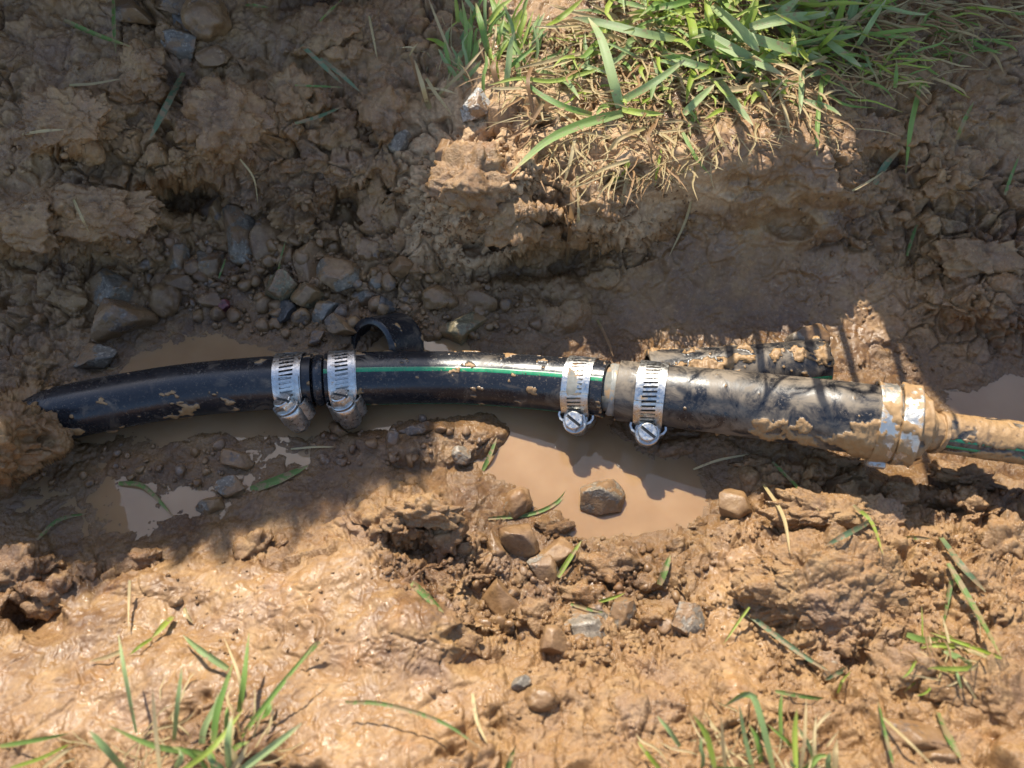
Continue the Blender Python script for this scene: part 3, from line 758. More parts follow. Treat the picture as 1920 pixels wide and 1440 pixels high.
# middle pipe with the green stripe
MP = Path([(612, 712.5, 99.8, .0133), (700, 709, 99, .0133), (859, 708, 98, .0133), (983, 715, 100.5, .0134), (1060, 721.5, 103.5, .0136), (1138, 729.5, 106, .0137)], 330)
def mud_mid(P, ph, u):
    n = fbm(P * np.array([90, 150, 150]) + 4, 4, .6); m = sstep(.24, .34, n + .10 * sstep(.5, 1, u))
    return m * (.0003 + .0006 * np.clip(fbm(P * 260, 3) + .3, 0, 1))
mp = thing('pipe', 'black plastic pipe with a green stripe between the two inner clamps', 'pipe', 'black plastic pipes', MP.C[0])
P_(mp, tube('tube', MP, M_PIPE, mp, mud_mid))
for phi in (R(14), R(117), R(262)): P_(mp, stripe(MP, phi, .0026, mp))

# right thick pipe
RP = Path([(1160, 732, 113.4, .01465), (1258, 743, 116.5, .0148), (1340, 751.5, 120, .0150), (1425, 761, 124, .0153), (1500, 770.5, 128, .0156), (1575, 780, 132, .0158), (1650, 790, 134, .0159), (1690, 796, 135, .0159)], 380)
def mud_right(P, ph, u):
    low = np.exp(-((ph - 1.35) / .55) ** 2)
    n = fbm(P * np.array([70, 120, 120]) + 14, 4, .6)
    m = sstep(.0, .12, n - .34 + .55 * low * sstep(.22, .5, u) + .62 * sstep(.66, .86, u) * (ph < 2.6) * (.4 + low))
    return m * (.0005 + .0020 * np.clip(fbm(P * 170, 4, .6) + .3, 0, 1))
rp = thing('pipe', 'thick black pipe, mud-smeared, running from the fourth clamp to the reducer', 'pipe', 'black plastic pipes', RP.C[0])
P_(rp, tube('tube', RP, M_PIPE3, rp, mud_right))

# thin pipe with stripes leaving at the right
SP = Path([(1758, 810, 72, .0085), (1830, 820, 75.5, .0089), (1920, 832, 78.5, .0092), (2010, 845, 80, .0093), (2150, 866, 80, .0093), (2300, 890, 78, .0093)], 260)
def mud_thin(P, ph, u):
    n = fbm(P * np.array([70, 150, 150]) + 24, 4, .6)
    m = sstep(-.06, .08, n + .20 - .26 * np.exp(-((ph - 1.15) / .38) ** 2) - .25 * np.exp(-((ph - 2.2) / .4) ** 2))
    return m * (.0002 + .0006 * np.clip(fbm(P * 300, 3) + .3, 0, 1))
sp = thing('pipe', 'thin mud-coated pipe with green stripes leaving at the right edge', 'pipe', 'black plastic pipes', SP.C[0])
P_(sp, tube('tube', SP, M_PIPE2, sp, mud_thin, .0016, 80))
for phi in (R(50), R(74), R(180), R(270)): P_(sp, stripe(SP, phi, .0017, sp, 3))

# rear stub with stripe
BP = Path([(1215, 706, 97, .0133), (1300, 701, 97, .0133), (1420, 694, 98, .0133), (1542, 684, 98, .0133)], 220)
def mud_rear(P, ph, u):
    n = fbm(P * np.array([80, 120, 120]) + 34, 4, .6); m = sstep(.04, .14, n - .13 + .22 * np.exp(-((ph - .35) / .4) ** 2))
    return m * (.0006 + .0020 * np.clip(fbm(P * 240, 3) + .3, 0, 1))
bp = thing('pipe', 'short black pipe stub caked with mud behind the thick pipe', 'pipe', 'black plastic pipes', BP.C[0])
P_(bp, tube('tube', BP, M_PIPE2, bp, mud_rear))
P_(bp, stripe(BP, R(62), .0026, bp))

# open offcut standing in the water
c0_ = at_z(697, 654, .008); ax = np.array([.60, .56, -.57]); ax /= np.linalg.norm(ax)
class Straight(Path):
    def __init__(s, a, b, r, n=60):
        s.C = np.linspace(a, b, n); s.r = np.full(n, r); s.T, s.E, s.F = frames(s.C)
OP = Straight(c0_, c0_ + ax * .022, .0165)
def mud_off(P, ph, u): return sstep(.2, .3, fbm(P * 110 + 44, 4, .6)) * .0004
op = thing('pipe_offcut', 'short open offcut of black pipe standing in the water behind the striped pipe', 'pipe offcut', None, OP.C[0])
P_(op, tube('tube', OP, M_PIPE, op, mud_off, .0036))

# couplings between the pipes: flanged sleeves
def lathe(path_a, axis, prof, name, mat, parent, seg=64, mudf=None, smooth=True):
    axis = axis / np.linalg.norm(axis)
    E = np.array([0, 0, 1.]) - axis * axis[2]; E /= np.linalg.norm(E); Fv = np.cross(E, axis)
    if Fv[1] > 0: Fv = -Fv
    ph = np.linspace(0, 2 * math.pi, seg, endpoint=False)
    V = []
    for a, r in prof: V.append(path_a + a * axis + r * (np.cos(ph)[:, None] * E + np.sin(ph)[:, None] * Fv))
    V = np.array(V); md = np.zeros(V.shape[:2])
    if mudf is not None:
        fl = V.reshape(-1, 3); t = mudf(fl, np.tile(ph, len(prof))).reshape(V.shape[:2])
        cc = path_a + np.array([a for a, r in prof])[:, None, None] * axis
        dirs = V - cc; dirs /= np.linalg.norm(dirs, axis=-1, keepdims=True) + 1e-9
        V = V + dirs * t[..., None]; md = np.clip(t / .0006, 0, 1)
    return mesh_np(name, V.reshape(-1, 3), grid_faces(len(prof), seg, True), mat, parent, smooth, {'mud': md.ravel()})

def coupling(A, B, Rp, mat, label, flange, fw):
    ax_ = B - A; L = np.linalg.norm(ax_); ax_ = ax_ / L
    e = thing('coupling', label, 'pipe fitting', 'insert couplings', A)
    m_ = L / 2
    pr = [(-.020, .001), (-.020, Rp * .82), (m_ - fw / 2 - .0004, Rp * .82), (m_ - fw / 2 - .0004, Rp * .93), (m_ - fw / 2, flange - .0006), (m_ - fw / 2 + .0005, flange), (m_ + fw / 2 - .0005, flange), (m_ + fw / 2, flange - .0006), (m_ + fw / 2 + .0004, Rp * .93), (m_ + fw / 2 + .0004, Rp * .82), (L + .020, Rp * .82), (L + .020, .001)]
    o = lathe(A, ax_, pr, 'flange', mat, e); P_(e, o)
    return e
coupling(LP.C[-1], MP.C[0], .0133, M_CPL, 'black ribbed coupling between the first and second clamp', .0128, .0034)
coupling(MP.C[-1], RP.C[0], .0133, M_CPLG, 'grey coupling flange between the third and fourth clamp', .0128, .0040)

# reducer fitting with two crimp bands at the right
iA = RP.at_px(1640); A = RP.C[iA]; AX = RP.T[-1]
k0 = RP.C[-1]
red = thing('reducer_fitting', 'mud-covered reducer fitting joining the thick pipe to the thin pipe', 'pipe fitting', None, k0)
end = SP.C[0]; axv = end - k0; Lr = np.linalg.norm(axv)
def mud_red(P, ph):
    n = fbm(P * 130 + 54, 4, .6); return sstep(-.25, .0, n + .15) * (.0004 + .0014 * np.clip(fbm(P * 260, 3) + .3, 0, 1))
def dense(prof, step=.0004):
    out = []
    for (a, r), (a2, r2) in zip(prof[:-1], prof[1:]):
        n = max(1, int(math.hypot(a2 - a, r2 - r) / step))
        for k in range(n): out.append((a + (a2 - a) * k / n, r + (r2 - r) * k / n))
    return out + [prof[-1]]
s_ = Lr
pr = [(-.004, .0136), (.0054, .0150), (.0068, .0128), (s_ * .55, .0098), (s_ * .70, .0078), (s_ * .90, .0076), (s_ * .905, .0088), (s_ * 1.0, .0090), (s_ * 1.0, .0060)]
P_(red, lathe(k0, axv, dense(pr), 'reducer_body', M_PIPE2, red, 96, mud_red))

def band_ring(C, axis, r, w, th, parent, name, mat, mudf=None):
    h = w / 2
    pr = dense([(-h, r - .0008), (-h, r + th * .7), (-h + .0004, r + th), (-h + .0016, r + th * .86), (h - .0016, r + th * .86), (h - .0004, r + th), (h, r + th * .7), (h, r - .0008)], .0006)
    return lathe(C, axis, pr, name, mat, parent, 110, mudf)
def mud_band(P, ph):
    n = fbm(P * 120 + 64, 4, .6); return sstep(.02, .14, n - .06 + .34 * np.exp(-((ph - 1.75) / .7) ** 2)) * (.0003 + .0012 * np.clip(fbm(P * 260, 3) + .3, 0, 1))
M_BAND = None
m_, nt, b = newmat('crimp_band_steel'); g = NG(nt); p = g.pos(); M_BAND = m_
mc, mr, mb = mud_nodes(g, p); mf = g.math('MAXIMUM', g.rng(g.attr('mud'), .1, .4), g.math('MULTIPLY', g.rng(g.noise(p, 160, 5, .65), .5, .58), .85))
g.l(g.mix(mf, (.56, .53, .47), g.mix(.5, mc, LIGHT)), b.inputs['Base Color'])
g.l(g.math('SUBTRACT', 1.0, mf), b.inputs['Metallic']); g.l(g.math('ADD', .46, g.math('MULTIPLY', mf, .2)), b.inputs['Roughness'])
g.l(g.bump(g.noise(p, 420, 4, .6), .6, .0006), b.inputs['Normal'])
for px_, w_, rr, lab in ((1652, .0082, .0165, 'first mud-spattered steel crimp band on the end of the thick pipe'), (1697, .0078, .0169, 'outer mud-spattered steel crimp band beside the reducer')):
    ii = RP.at_px(px_); Cc = RP.C[ii] if px_ < 1688 else RP.C[-1] + RP.T[-1] * .0014; T_ = RP.T[ii]
    e = thing('crimp_band', lab, 'clamp', 'crimp bands', Cc)
    P_(e, band_ring(Cc, T_, rr, w_, .0009, e, 'band', M_BAND, mud_band))
    if px_ < 1688:      # pinched ear under the band
        E = np.array([0, 0, 1.]) - T_ * T_[2]; E /= np.linalg.norm(E); Fv = np.cross(E, T_); Fv *= -np.sign(Fv[1])
        def pt(a, ph, r): return Cc + a * T_ + r * (math.cos(ph) * E + math.sin(ph) * Fv)
        ph0 = R(124); pts = []; th0 = .0040
        outl = [(-.12, .0158), (-.16, .0180), (-.15, .0202), (-.08, .0210), (.08, .0210), (.15, .0202), (.16, .0180), (.12, .0158)]
        V = [pt(a, ph0 + q, r) for a in (-th0, th0) for q, r in outl]; n = len(outl)
        F = [tuple(range(n))[::-1], tuple(range(n, 2 * n))] + [(i, (i + 1) % n, n + (i + 1) % n, n + i) for i in range(n)]
        mesh = mesh_np('ear', V, F, M_BAND, e, False, {'mud': np.zeros(len(V))}); P_(e, mesh)
        bv = mesh.modifiers.new('bevel', 'BEVEL'); bv.width = .0006; bv.segments = 2

# ------------------------------------------------------------------ worm-drive clamps
def clamp(C, axis, Rp, phi_s, phi_tail, twist, label, W=.0134, tail_lift=.0004, tail_w=.92, skew=.0004, shift=0.0, kk=1.2):
    axis = axis / np.linalg.norm(axis)
    E = np.array([0, 0, 1.]) - axis * axis[2]; E /= np.linalg.norm(E); Fv = np.cross(E, axis); Fv *= -np.sign(Fv[1])
    root = thing('hose_clamp', label, 'hose clamp', 'worm-drive hose clamps', C)
    def pt(a, ph, r): return C + a * axis + r * (math.cos(ph) * E + math.sin(ph) * Fv)
    th = .00065
    def strip(mb, ph0, ph1, a0, a1, rfn, n, cut=0.0):
        rows = []
        for k in range(n + 1):
            ph = ph0 + (ph1 - ph0) * k / n; r = rfn(ph); c = cut if k == n else 0
            rows.append([pt(a0 + c, ph, r), pt(a1 - c, ph, r), pt(a1 - c, ph, r + th), pt(a0 + c, ph, r + th)])
        V = [q for row in rows for q in row]; F = []
        for k in range(n):
            for j in range(4): F.append((4 * k + j, 4 * k + (j + 1) % 4, 4 * k + 4 + (j + 1) % 4, 4 * k + 4 + j))
        F += [(3, 2, 1, 0), (4 * n, 4 * n + 1, 4 * n + 2, 4 * n + 3)]
        mb.add(V, F)
    def slotted(ph_from, ph_to, rfn, w, slots_from, slots_to, cutend=False):
        """rails plus crossbars; between the crossbars the slots are open"""
        mb = MB(); hs = w / 2 * .50; n = max(8, int(abs(ph_to - ph_from) / R(3)))
        corner = .0016
        # rails; the tail's free end has cut corners
        pe = ph_to
        for sgn in (-1, 1):
            rows = []
            for k in range(n + 1):
                ph = ph_from + (ph_to - ph_from) * k / n; dist = abs(ph_to - ph) * rfn(ph)
                o_ = w / 2 - (max(0, corner - dist) if cutend else 0); o_ = max(o_, hs + .0004)
                rows.append([sgn * hs, sgn * o_, ph])
            V = []; F = []
            for a_, b_, ph in rows:
                r = rfn(ph); V += [pt(a_, ph, r), pt(b_, ph, r), pt(b_, ph, r + th), pt(a_, ph, r + th)]
            for k in range(n):
                for j in range(4): F.append((4 * k + j, 4 * k + (j + 1) % 4, 4 * k + 4 + (j + 1) % 4, 4 * k + 4 + j))
            F += [(3, 2, 1, 0), (4 * n, 4 * n + 1, 4 * n + 2, 4 * n + 3)]
            mb.add(V, F)
        # crossbars
        pitch = .00215; rr = rfn(ph_from); st = pitch / rr; bar = .00118 / rr
        sg = 1 if ph_to > ph_from else -1; ph = ph_from
        def bars(p0, p1, sk):
            V = []
            for r_ in (0, th * .98):
                for a_, q in ((-hs - .0001, -sk), (hs + .0001, sk)):
                    for pp in (p0, p1):
                        z_ = pp + q / rr * sg; V.append(pt(a_, z_, rfn(pp) + r_))
            F = [(0, 1, 3, 2), (4, 6, 7, 5), (0, 4, 5, 1), (2, 3, 7, 6), (0, 2, 6, 4), (1, 5, 7, 3)]
            mb.add(V, F)
        L = abs(ph_to - ph_from); x = 0
        if slots_from > 0:
            m = max(1, int(slots_from / R(4)))
            for k in range(m): bars(ph_from + sg * slots_from * k / m, ph_from + sg * slots_from * (k + 1) / m, 0)
            x = slots_from
        while x < L - st * .3:
            if x > slots_to:
                nx_ = min(L, x + R(4)); bars(ph_from + sg * x, ph_from + sg * nx_, 0); x = nx_ + 1e-4
            else:
                bars(ph_from + sg * x, ph_from + sg * (x + bar), skew); x += st
        return mb
    rin = Rp + .0002
    b1 = slotted(phi_s + R(4), phi_s - R(352), lambda ph: rin, W, 0, R(230))
    P_(root, b1.build('band', M_STEEL, root, False))
    span = phi_s - phi_tail
    b2 = slotted(phi_s + R(4), phi_tail, lambda ph: rin + th * 1.25 + .0008 * max(0, (ph - phi_s + R(50)) / R(50)) ** 2 + tail_lift * (1 - (ph - phi_tail) / span) ** 2, W * tail_w, 0, span)
    P_(root, b2.build('band_tail', M_STEEL, root, False))
    # screw, along the band direction, its head upwards
    rad = math.cos(phi_s) * E + math.sin(phi_s) * Fv; tan = math.sin(phi_s) * E - math.cos(phi_s) * Fv
    X = axis * math.cos(twist) + tan * math.sin(twist); Tn = tan * math.cos(twist) - axis * math.sin(twist)
    S = C + rad * (Rp + .0048) + Tn * shift
    def loc(x, y, t): return S + X * x * kk + rad * y * kk + Tn * t * kk
    def ringf(t, r, n, sq=0.0, ph=0.0):
        out = []
        for k in range(n):
            a = 2 * math.pi * k / n + ph; out.append(loc(r * math.cos(a), r * math.sin(a), t))
        return out
    def loft(rings, cap=True):
        V = [q for r_ in rings for q in r_]; n = len(rings[0]); F = []
        for k in range(len(rings) - 1):
            for j in range(n): F.append((k * n + j, k * n + (j + 1) % n, (k + 1) * n + (j + 1) % n, (k + 1) * n + j))
        if cap: F += [tuple(range(n))[::-1], tuple(range((len(rings) - 1) * n, len(rings) * n))]
        return V, F
    # housing: arched cover with flat sides running down to the saddle
    hr = []
    for t, s, drop in ((.0035, .93, 1.0), (.0030, 1.0, 1.0), (.0010, 1.0, 1.0), (-.0010, .96, 1.0), (-.0035, .95, 1.0), (-.0062, .90, .9), (-.0074, .80, .75), (-.0078, .62, .5)):
        row = []; w_ = .0050 * s
        for a in np.linspace(0, math.pi, 15): row.append(loc(w_ * math.cos(a), .0046 * s * math.sin(a), t))
        row += [loc(-w_ * 1.04, -.0018 * drop, t), loc(-w_ * .9, -.0040 * drop, t), loc(w_ * .9, -.0040 * drop, t), loc(w_ * 1.04, -.0018 * drop, t)]
        hr.append(row)
    mb = MB(); mb.add(*loft(hr)); ho = mb.build('housing', M_STEEL, root, True); P_(root, ho)
    ho.data.polygons.foreach_set('use_smooth', np.ones(len(ho.data.polygons), bool))
    es = ho.modifiers.new('split', 'EDGE_SPLIT'); es.split_angle = R(50)
    # saddle wings gripping the band edges
    for sgn in (-1, 1):
        mb = MB()
        prof = [(.0046, .0006), (.0064, -.0006), (.0074, -.0030), (.0072, -.0046), (.0064, -.0046), (.0066, -.0030), (.0058, -.0014), (.0042, -.0004)]
        rings_ = []
        for t, sc in ((-.0052, .82), (-.0030, 1.0), (.0022, 1.0), (.0034, .8)):
            rings_.append([loc(sgn * x * (.94 + .06 * sc), y * sc, t) for x, y in prof])
        mb.add(*loft(rings_)); P_(root, mb.build('saddle_wing', M_STEEL, root, True)).modifiers.new('split', 'EDGE_SPLIT').split_angle = R(45)
    mb = MB(); mb.add(*loft([ringf(t, r, 24) for t, r in ((-.0088, .0010), (-.0086, .0026), (-.0060, .0030), (.0050, .0031))]))
    screw = mb.build('screw', M_STEEL, root, True); P_(root, screw)
    def sub(mbx, nm, mat):
        o_ = mbx.build(nm, mat, screw, True); o_.modifiers.new('split', 'EDGE_SPLIT').split_angle = R(30); return o_
    mb = MB(); mb.add(*loft([ringf(t, r, 32) for t, r in ((.0038, .0034), (.0038, .0046), (.0042, .0048), (.0049, .0048), (.0052, .0045))])); sub(mb, 'washer', M_STEEL)
    mb = MB(); hx_ = .0041
    mb.add(*loft([ringf(t, hx_ * q, 6, 0, .3) for t, q in ((.0050, 1.0), (.0076, 1.0), (.0079, .97))])); sub(mb, 'hex_head', M_STEEL)
    # domed crown in two halves with the screwdriver slot open between them
    mb = MB(); sl_ = .00062; cr = .0037; c_, s__ = math.cos(.55), math.sin(.55)
    for sgn in (-1, 1):
        rr_ = []
        for t, q in ((.0078, 1.0), (.0088, .96), (.0091, .86)):
            a0 = math.asin(sl_ / (cr * q)); row = []
            for k in range(14):
                a = a0 + (math.pi - 2 * a0) * k / 13; x, y = cr * q * math.cos(a), sgn * cr * q * math.sin(a); row.append(loc(x * c_ - y * s__, x * s__ + y * c_, t))
            rr_.append(row if sgn > 0 else row[::-1])
        mb.add(*loft(rr_))
    sub(mb, 'slotted_crown', M_STEEL)
    mb = MB(); q = [(-.0034, -sl_), (.0034, -sl_), (.0034, sl_), (-.0034, sl_)]
    mb.add([loc(x * c_ - y * s__, x * s__ + y * c_, .00805) for x, y in q], [(0, 1, 2, 3)]); sub(mb, 'slot_floor', M_SLOT)
    return root

def clamp_on(path, px, phi_s, phi_tail, twist, label, dr=.0, **kw):
    i = path.at_px(px); clamp(path.C[i], path.T[i], path.r[i] + dr, phi_s, phi_tail, twist, label, **kw)
clamp_on(LP, 549, R(76), R(22), R(17), 'leftmost silver worm-drive clamp, on the muddy left pipe', .0004, shift=-.0045)
clamp_on(MP, 645, R(74), R(-26), R(14), 'silver clamp at the left end of the striped pipe, its band tail at the top', .0002, tail_lift=.0006, shift=-.0045)
clamp_on(MP, 1090, R(112), R(46), R(-4), 'sunlit silver clamp at the right end of the striped pipe', .0002, tail_w=1.0)
clamp_on(RP, 1222, R(112), R(46), R(-6), 'rightmost worm-drive clamp, at the left end of the thick pipe', .0003, tail_w=1.0)
BVH2 = make_bvh()

# ------------------------------------------------------------------ grass
def blade_mesh(pts, w, n=14, fold=.25, taper=(.75, .12), twist=0.0, side=None):
    C = catmull(pts, n); T = np.gradient(C, axis=0); T /= np.linalg.norm(T, axis=1)[:, None] + 1e-9
    t = np.linspace(0, 1, n)
    view = np.array(side if side is not None else (0.0, -.45, .9))
    S = np.cross(T, view); S /= np.linalg.norm(S, axis=1)[:, None] + 1e-9
    N = np.cross(S, T)
    ang = twist * (t - .3)
    S2 = S * np.cos(ang)[:, None] + N * np.sin(ang)[:, None]; N2 = np.cross(S2, T)
    wd = w * np.interp(t, [0, .15, .55, .85, 1], [taper[0], 1, 1, .62, taper[1]])
    k = np.array([-1, -.5, 0, .5, 1]); fz = np.abs(k) - .5
    V = C[:, None] + S2[:, None] * (k[None, :, None] * wd[:, None, None] * .5) + N2[:, None] * (fz[None, :, None] * wd[:, None, None] * fold)
    F = grid_faces(n, 5)
    return V.reshape(-1, 3), F, np.repeat(t, 5), np.tile(k, n)

def blade_obj(name, pts, w, mat, parent=None, **kw):
    V, F, t, s = blade_mesh(pts, w, **kw)
    off = np.asarray(pts[0]) if parent is None else np.array(parent.location)
    o = mesh_np(name, V - off, F, mat, parent, True, {'t': t, 's': s})
    if parent is None: o.location = Vector(off)
    return o

def px_path(pl, lift, w):
    """photo polyline -> points lying on (or lifted off) what is under them"""
    P = []
    for k, (x, y) in enumerate(pl):
        h_, n_ = hit(x, y, BVH2); P.append(h_)
    P = np.array(P); n = len(P)
    L = np.interp(np.linspace(0, 1, n), np.linspace(0, 1, len(lift)), lift) * .001
    out = []
    for (x, y), q, l in zip(pl, P, L):
        r = rays(x, y); t = depth_of(q); t2 = t - l / -r[2] * 1.0; out.append(CAMP + r * t2)     # raised along the sight line
    out = np.array(out)
    # long flat runs must not jump with every bump: smooth heights a little
    return out

# tufts: (name, label, hero blades: polyline px root->tip, width px, colour, lift)
def tuft(label, root_px, heroes, group=None):
    base, _ = hit(*root_px, BVH2); e = thing('grass_tuft', label, 'grass', group or 'grass tufts', base)
    for pl, wpx, c, lift in heroes:
        P = px_path(pl, lift, wpx); w = wpx * .84 * depth_of(P[len(P) // 2]) / FPX
        blade_obj('dry_stem' if c in 'sr' else 'blade', P, w, BM[c], e, twist=random.uniform(-.7, .7), fold=random.uniform(.08, .3))
    return e

def fill(e, specs, seed, name='blade', max_parts=300):
    """random blades: region cx,cy,rx,ry,count, length mm range, width mm range, colours, direction deg (photo), spread, rise"""
    r = random.Random(seed); vs, fs, ts, ss = {}, {}, {}, {}
    for cx, cy, rx, ry, n, l0, l1, w0, w1, colrs, dirn, spread, rise in specs:
        for k in range(n):
            a = r.uniform(0, 6.283); q = r.random() ** .5; x, y = cx + rx * q * math.cos(a), cy + ry * q * math.sin(a)
            b0, nn = hit(x, y, BVH); L = r.uniform(l0, l1) * .001; w = r.uniform(w0, w1) * .001
            th = R(dirn + r.gauss(0, spread)); rs = max(.02, rise * r.uniform(.5, 1.5)); droop = r.uniform(.1, .7)
            dxy = np.array([math.cos(th), math.sin(th), 0]); 
            P = [b0 - np.array([0, 0, .002])]
            for u in (.35, .7, 1.0):
                P.append(b0 + dxy * L * u * (1 - .25 * rs) + np.array([0, 0, L * (rs * u - droop * rs * u * u)]) + np.array([r.gauss(0, 1), r.gauss(0, 1), 0]) * L * .05)
            c = r.choice(colrs); V, F, t, s = blade_mesh(P, w, 8, .2, twist=r.uniform(-1.2, 1.2))
            if w > .0016 and max_parts > 0 and c not in 'sr':
                max_parts -= 1
                mesh_np(name, V - np.array(e.location), F, BM[c], e, True, {'t': t, 's': s})
            else:
                b_ = sum(len(z) for z in vs.get(c, [])); vs.setdefault(c, []).append(V - np.array(e.location)); fs.setdefault(c, []).append(F + b_)
                ts.setdefault(c, []).append(t); ss.setdefault(c, []).append(s)
    for c in vs:
        o = mesh_np({'s': 'dry_thatch', 'r': 'root_fibres'}.get(c, 'fine_blades'), np.concatenate(vs[c]), np.concatenate(fs[c]), BM[c], e, True, {'t': np.concatenate(ts[c]), 's': np.concatenate(ss[c])})
        props(o, kind='stuff')

big = tuft('big sunlit grass tuft hanging over the far edge at top right', (1250, 110), [
 ([(1163, 205), (1150, 153), (1127, 73), (1103, 33)], 22, 'b', (2, 16, 14)),
 ([(1268, 74), (1207, 63), (1123, 42), (1073, 33)], 20, 'b', (8, 18, 12)),
 ([(1160, 192), (1223, 157), (1285, 112)], 18, 'b', (6, 12, 14)),
 ([(1110, 215), (1057, 200), (1007, 173), (975, 142)], 14, 'g', (3, 10, 8)),
 ([(1168, 212), (1090, 234), (1023, 267), (958, 325)], 22, 'g', (3, 8, 6)),
 ([(1080, 250), (1070, 300), (1053, 357)], 8, 's', (3, 5, 3)),
 ([(1165, 205), (1200, 212), (1245, 214)], 16, 'l', (3, 7, 7)),
 ([(1023, 50), (1053, 32), (1095, -4)], 13, 'l', (6, 14, 14)),
 ([(1090, 48), (1040, 51), (1003, 50)], 7, 's', (5, 10, 10)),
 ([(1133, 127), (1040, 152), (973, 147), (915, 160)], 10, 'l', (4, 8, 7)),
 ([(1000, 164), (950, 166), (912, 165)], 7, 's', (4, 7, 7)),
 ([(1120, 92), (1040, 112), (963, 130)], 9, 's', (4, 9, 8)),
 ([(1150, 70), (1060, 116), (968, 138)], 7, 's', (4, 7, 6)),
 ([(1333, 10), (1390, 60), (1424, 97)], 27, 'b', (9, 16, 10)),
 ([(1405, 52), (1467, 37), (1562, 24)], 25, 'b', (9, 15, 11)),
 ([(1305, 58), (1380, 97), (1470, 142)], 29, 'b', (7, 13, 8)),
 ([(1380, 63), (1447, 83), (1557, 118)], 26, 'b', (8, 12, 7)),
 ([(1528, 58), (1567, 90), (1615, 125)], 17, 'b', (5, 10, 7)),
 ([(1504, 128), (1502, 170), (1500, 214)], 13, 'b', (5, 7, 4)),
 ([(1541, 148), (1533, 227), (1532, 292)], 11, 'g', (3, 5, 2)),
 ([(1347, 147), (1373, 187), (1412, 235)], 19, 'b', (6, 8, 5)),
 ([(1282, 214), (1310, 186), (1340, 158)], 17, 'b', (5, 9, 8)),
 ([(1440, 157), (1380, 168), (1322, 174)], 13, 's', (5, 7, 6)),
 ([(1487, 118), (1488, 88), (1486, 55)], 12, 'l', (5, 12, 12)),
 ([(1533, 92), (1556, 70), (1582, 46)], 12, 'l', (5, 12, 13)),
 ([(1552, 176), (1587, 197), (1645, 203)], 7, 'g', (3, 5, 4)),
 ([(1605, 90), (1632, 45), (1662, -2)], 12, 'b', (4, 12, 14)),
 ([(1532, 45), (1550, 22), (1568, -4)], 12, 'l', (5, 12, 14)),
 ([(1678, 165), (1680, 140), (1681, 115)], 10, 'g', (3, 8, 8)),
 ([(1723, 170), (1707, 240), (1698, 325)], 12, 'g', (2, 3, 1.5)),
 ([(1280, 248), (1303, 293), (1331, 328)], 9, 'g', (3, 3, 1)),
 ([(1290, 60), (1330, 80), (1420, 130)], 22, 'g', (5, 9, 6)),
 ([(1290, 20), (1300, 60), (1296, 100)], 20, 'l', (8, 14, 8)),
 ([(1240, 100), (1300, 122), (1350, 128)], 20, 'b', (5, 9, 7)),
 ([(1200, 20), (1260, 10), (1320, -6)], 16, 'g', (6, 12, 12)),
 ([(1345, 55), (1330, 30), (1322, -8)], 20, 'l', (6, 15, 18)),
 ([(1395, 60), (1412, 25), (1420, -6)], 16, 'l', (6, 16, 18)),
 ([(1440, 40), (1470, 20), (1500, -6)], 22, 'b', (6, 15, 18)),
 ([(1210, 240), (1160, 262), (1130, 300)], 10, 's', (3, 6, 4)),
 ([(1180, 300), (1130, 318), (1085, 345)], 9, 's', (2, 4, 2)),
 ([(1240, 215), (1215, 260), (1250, 300)], 8, 'r', (3, 8, 3)),
 ([(1075, 340), (1072, 400), (1062, 500)], 12, 'r', (3, 5, 1)),
 ([(1082, 330), (1085, 400), (1078, 450)], 7, 's', (3, 4, 1)),
 ([(1020, 190), (985, 240), (950, 260)], 12, 'r', (3, 6, 2)),
 ([(1005, 110), (990, 150), (1000, 215)], 9, 'r', (6, 10, 2)),
 ([(1180, 305), (1160, 330), (1140, 345)], 10, 'l', (2, 5, 4)),
 ([(1180, 320), (1170, 360), (1165, 390)], 8, 's', (2, 4, 2)),
 ([(1240, 280), (1232, 320), (1228, 350)], 6, 'l', (2, 4, 2)),
 ([(1310, 290), (1290, 400), (1255, 480)], 6, 's', (1, 3, 1)),
 ([(1330, 200), (1345, 250), (1370, 290)], 8, 's', (2, 3, 1)),
 ([(1460, 170), (1475, 220), (1480, 250)], 8, 's', (2, 3, 1)),
])
fill(big, [
 (1380, 40, 260, 90, 210, 20, 48, 1.6, 3.6, 'gllsb', -60, 85, .5),
 (1330, 90, 370, 110, 520, 12, 36, .4, 1.6, 'sssrl', -80, 80, .3),
 (1380, -70, 330, 90, 100, 25, 60, 1.6, 3.8, 'gllb', -70, 70, .6),
 (1330, 120, 300, 90, 80, 14, 36, 1.6, 3.6, 'bgl', -80, 70, .4),
 (1260, 150, 330, 110, 330, 12, 34, .4, 1.5, 'sssr', -95, 60, .2),
 (1180, 260, 190, 80, 230, 10, 32, .3, 1.2, 'ssr', -110, 45, .12),
 (1450, 190, 180, 80, 150, 8, 26, .3, 1.1, 'sr', -90, 60, .15),
 (1690, 70, 130, 90, 200, 12, 34, .4, 1.7, 'ssrgl', -90, 70, .35),
 (1780, 20, 170, 70, 50, 14, 34, 1.0, 2.6, 'gsrs', -90, 70, .3),
 (1800, 20, 120, 50, 60, 14, 30, .5, 1.6, 'sr', -100, 60, .4),
 (1050, 130, 90, 90, 90, 10, 26, .3, 1.0, 'ssr', 190, 50, .2)], 21)

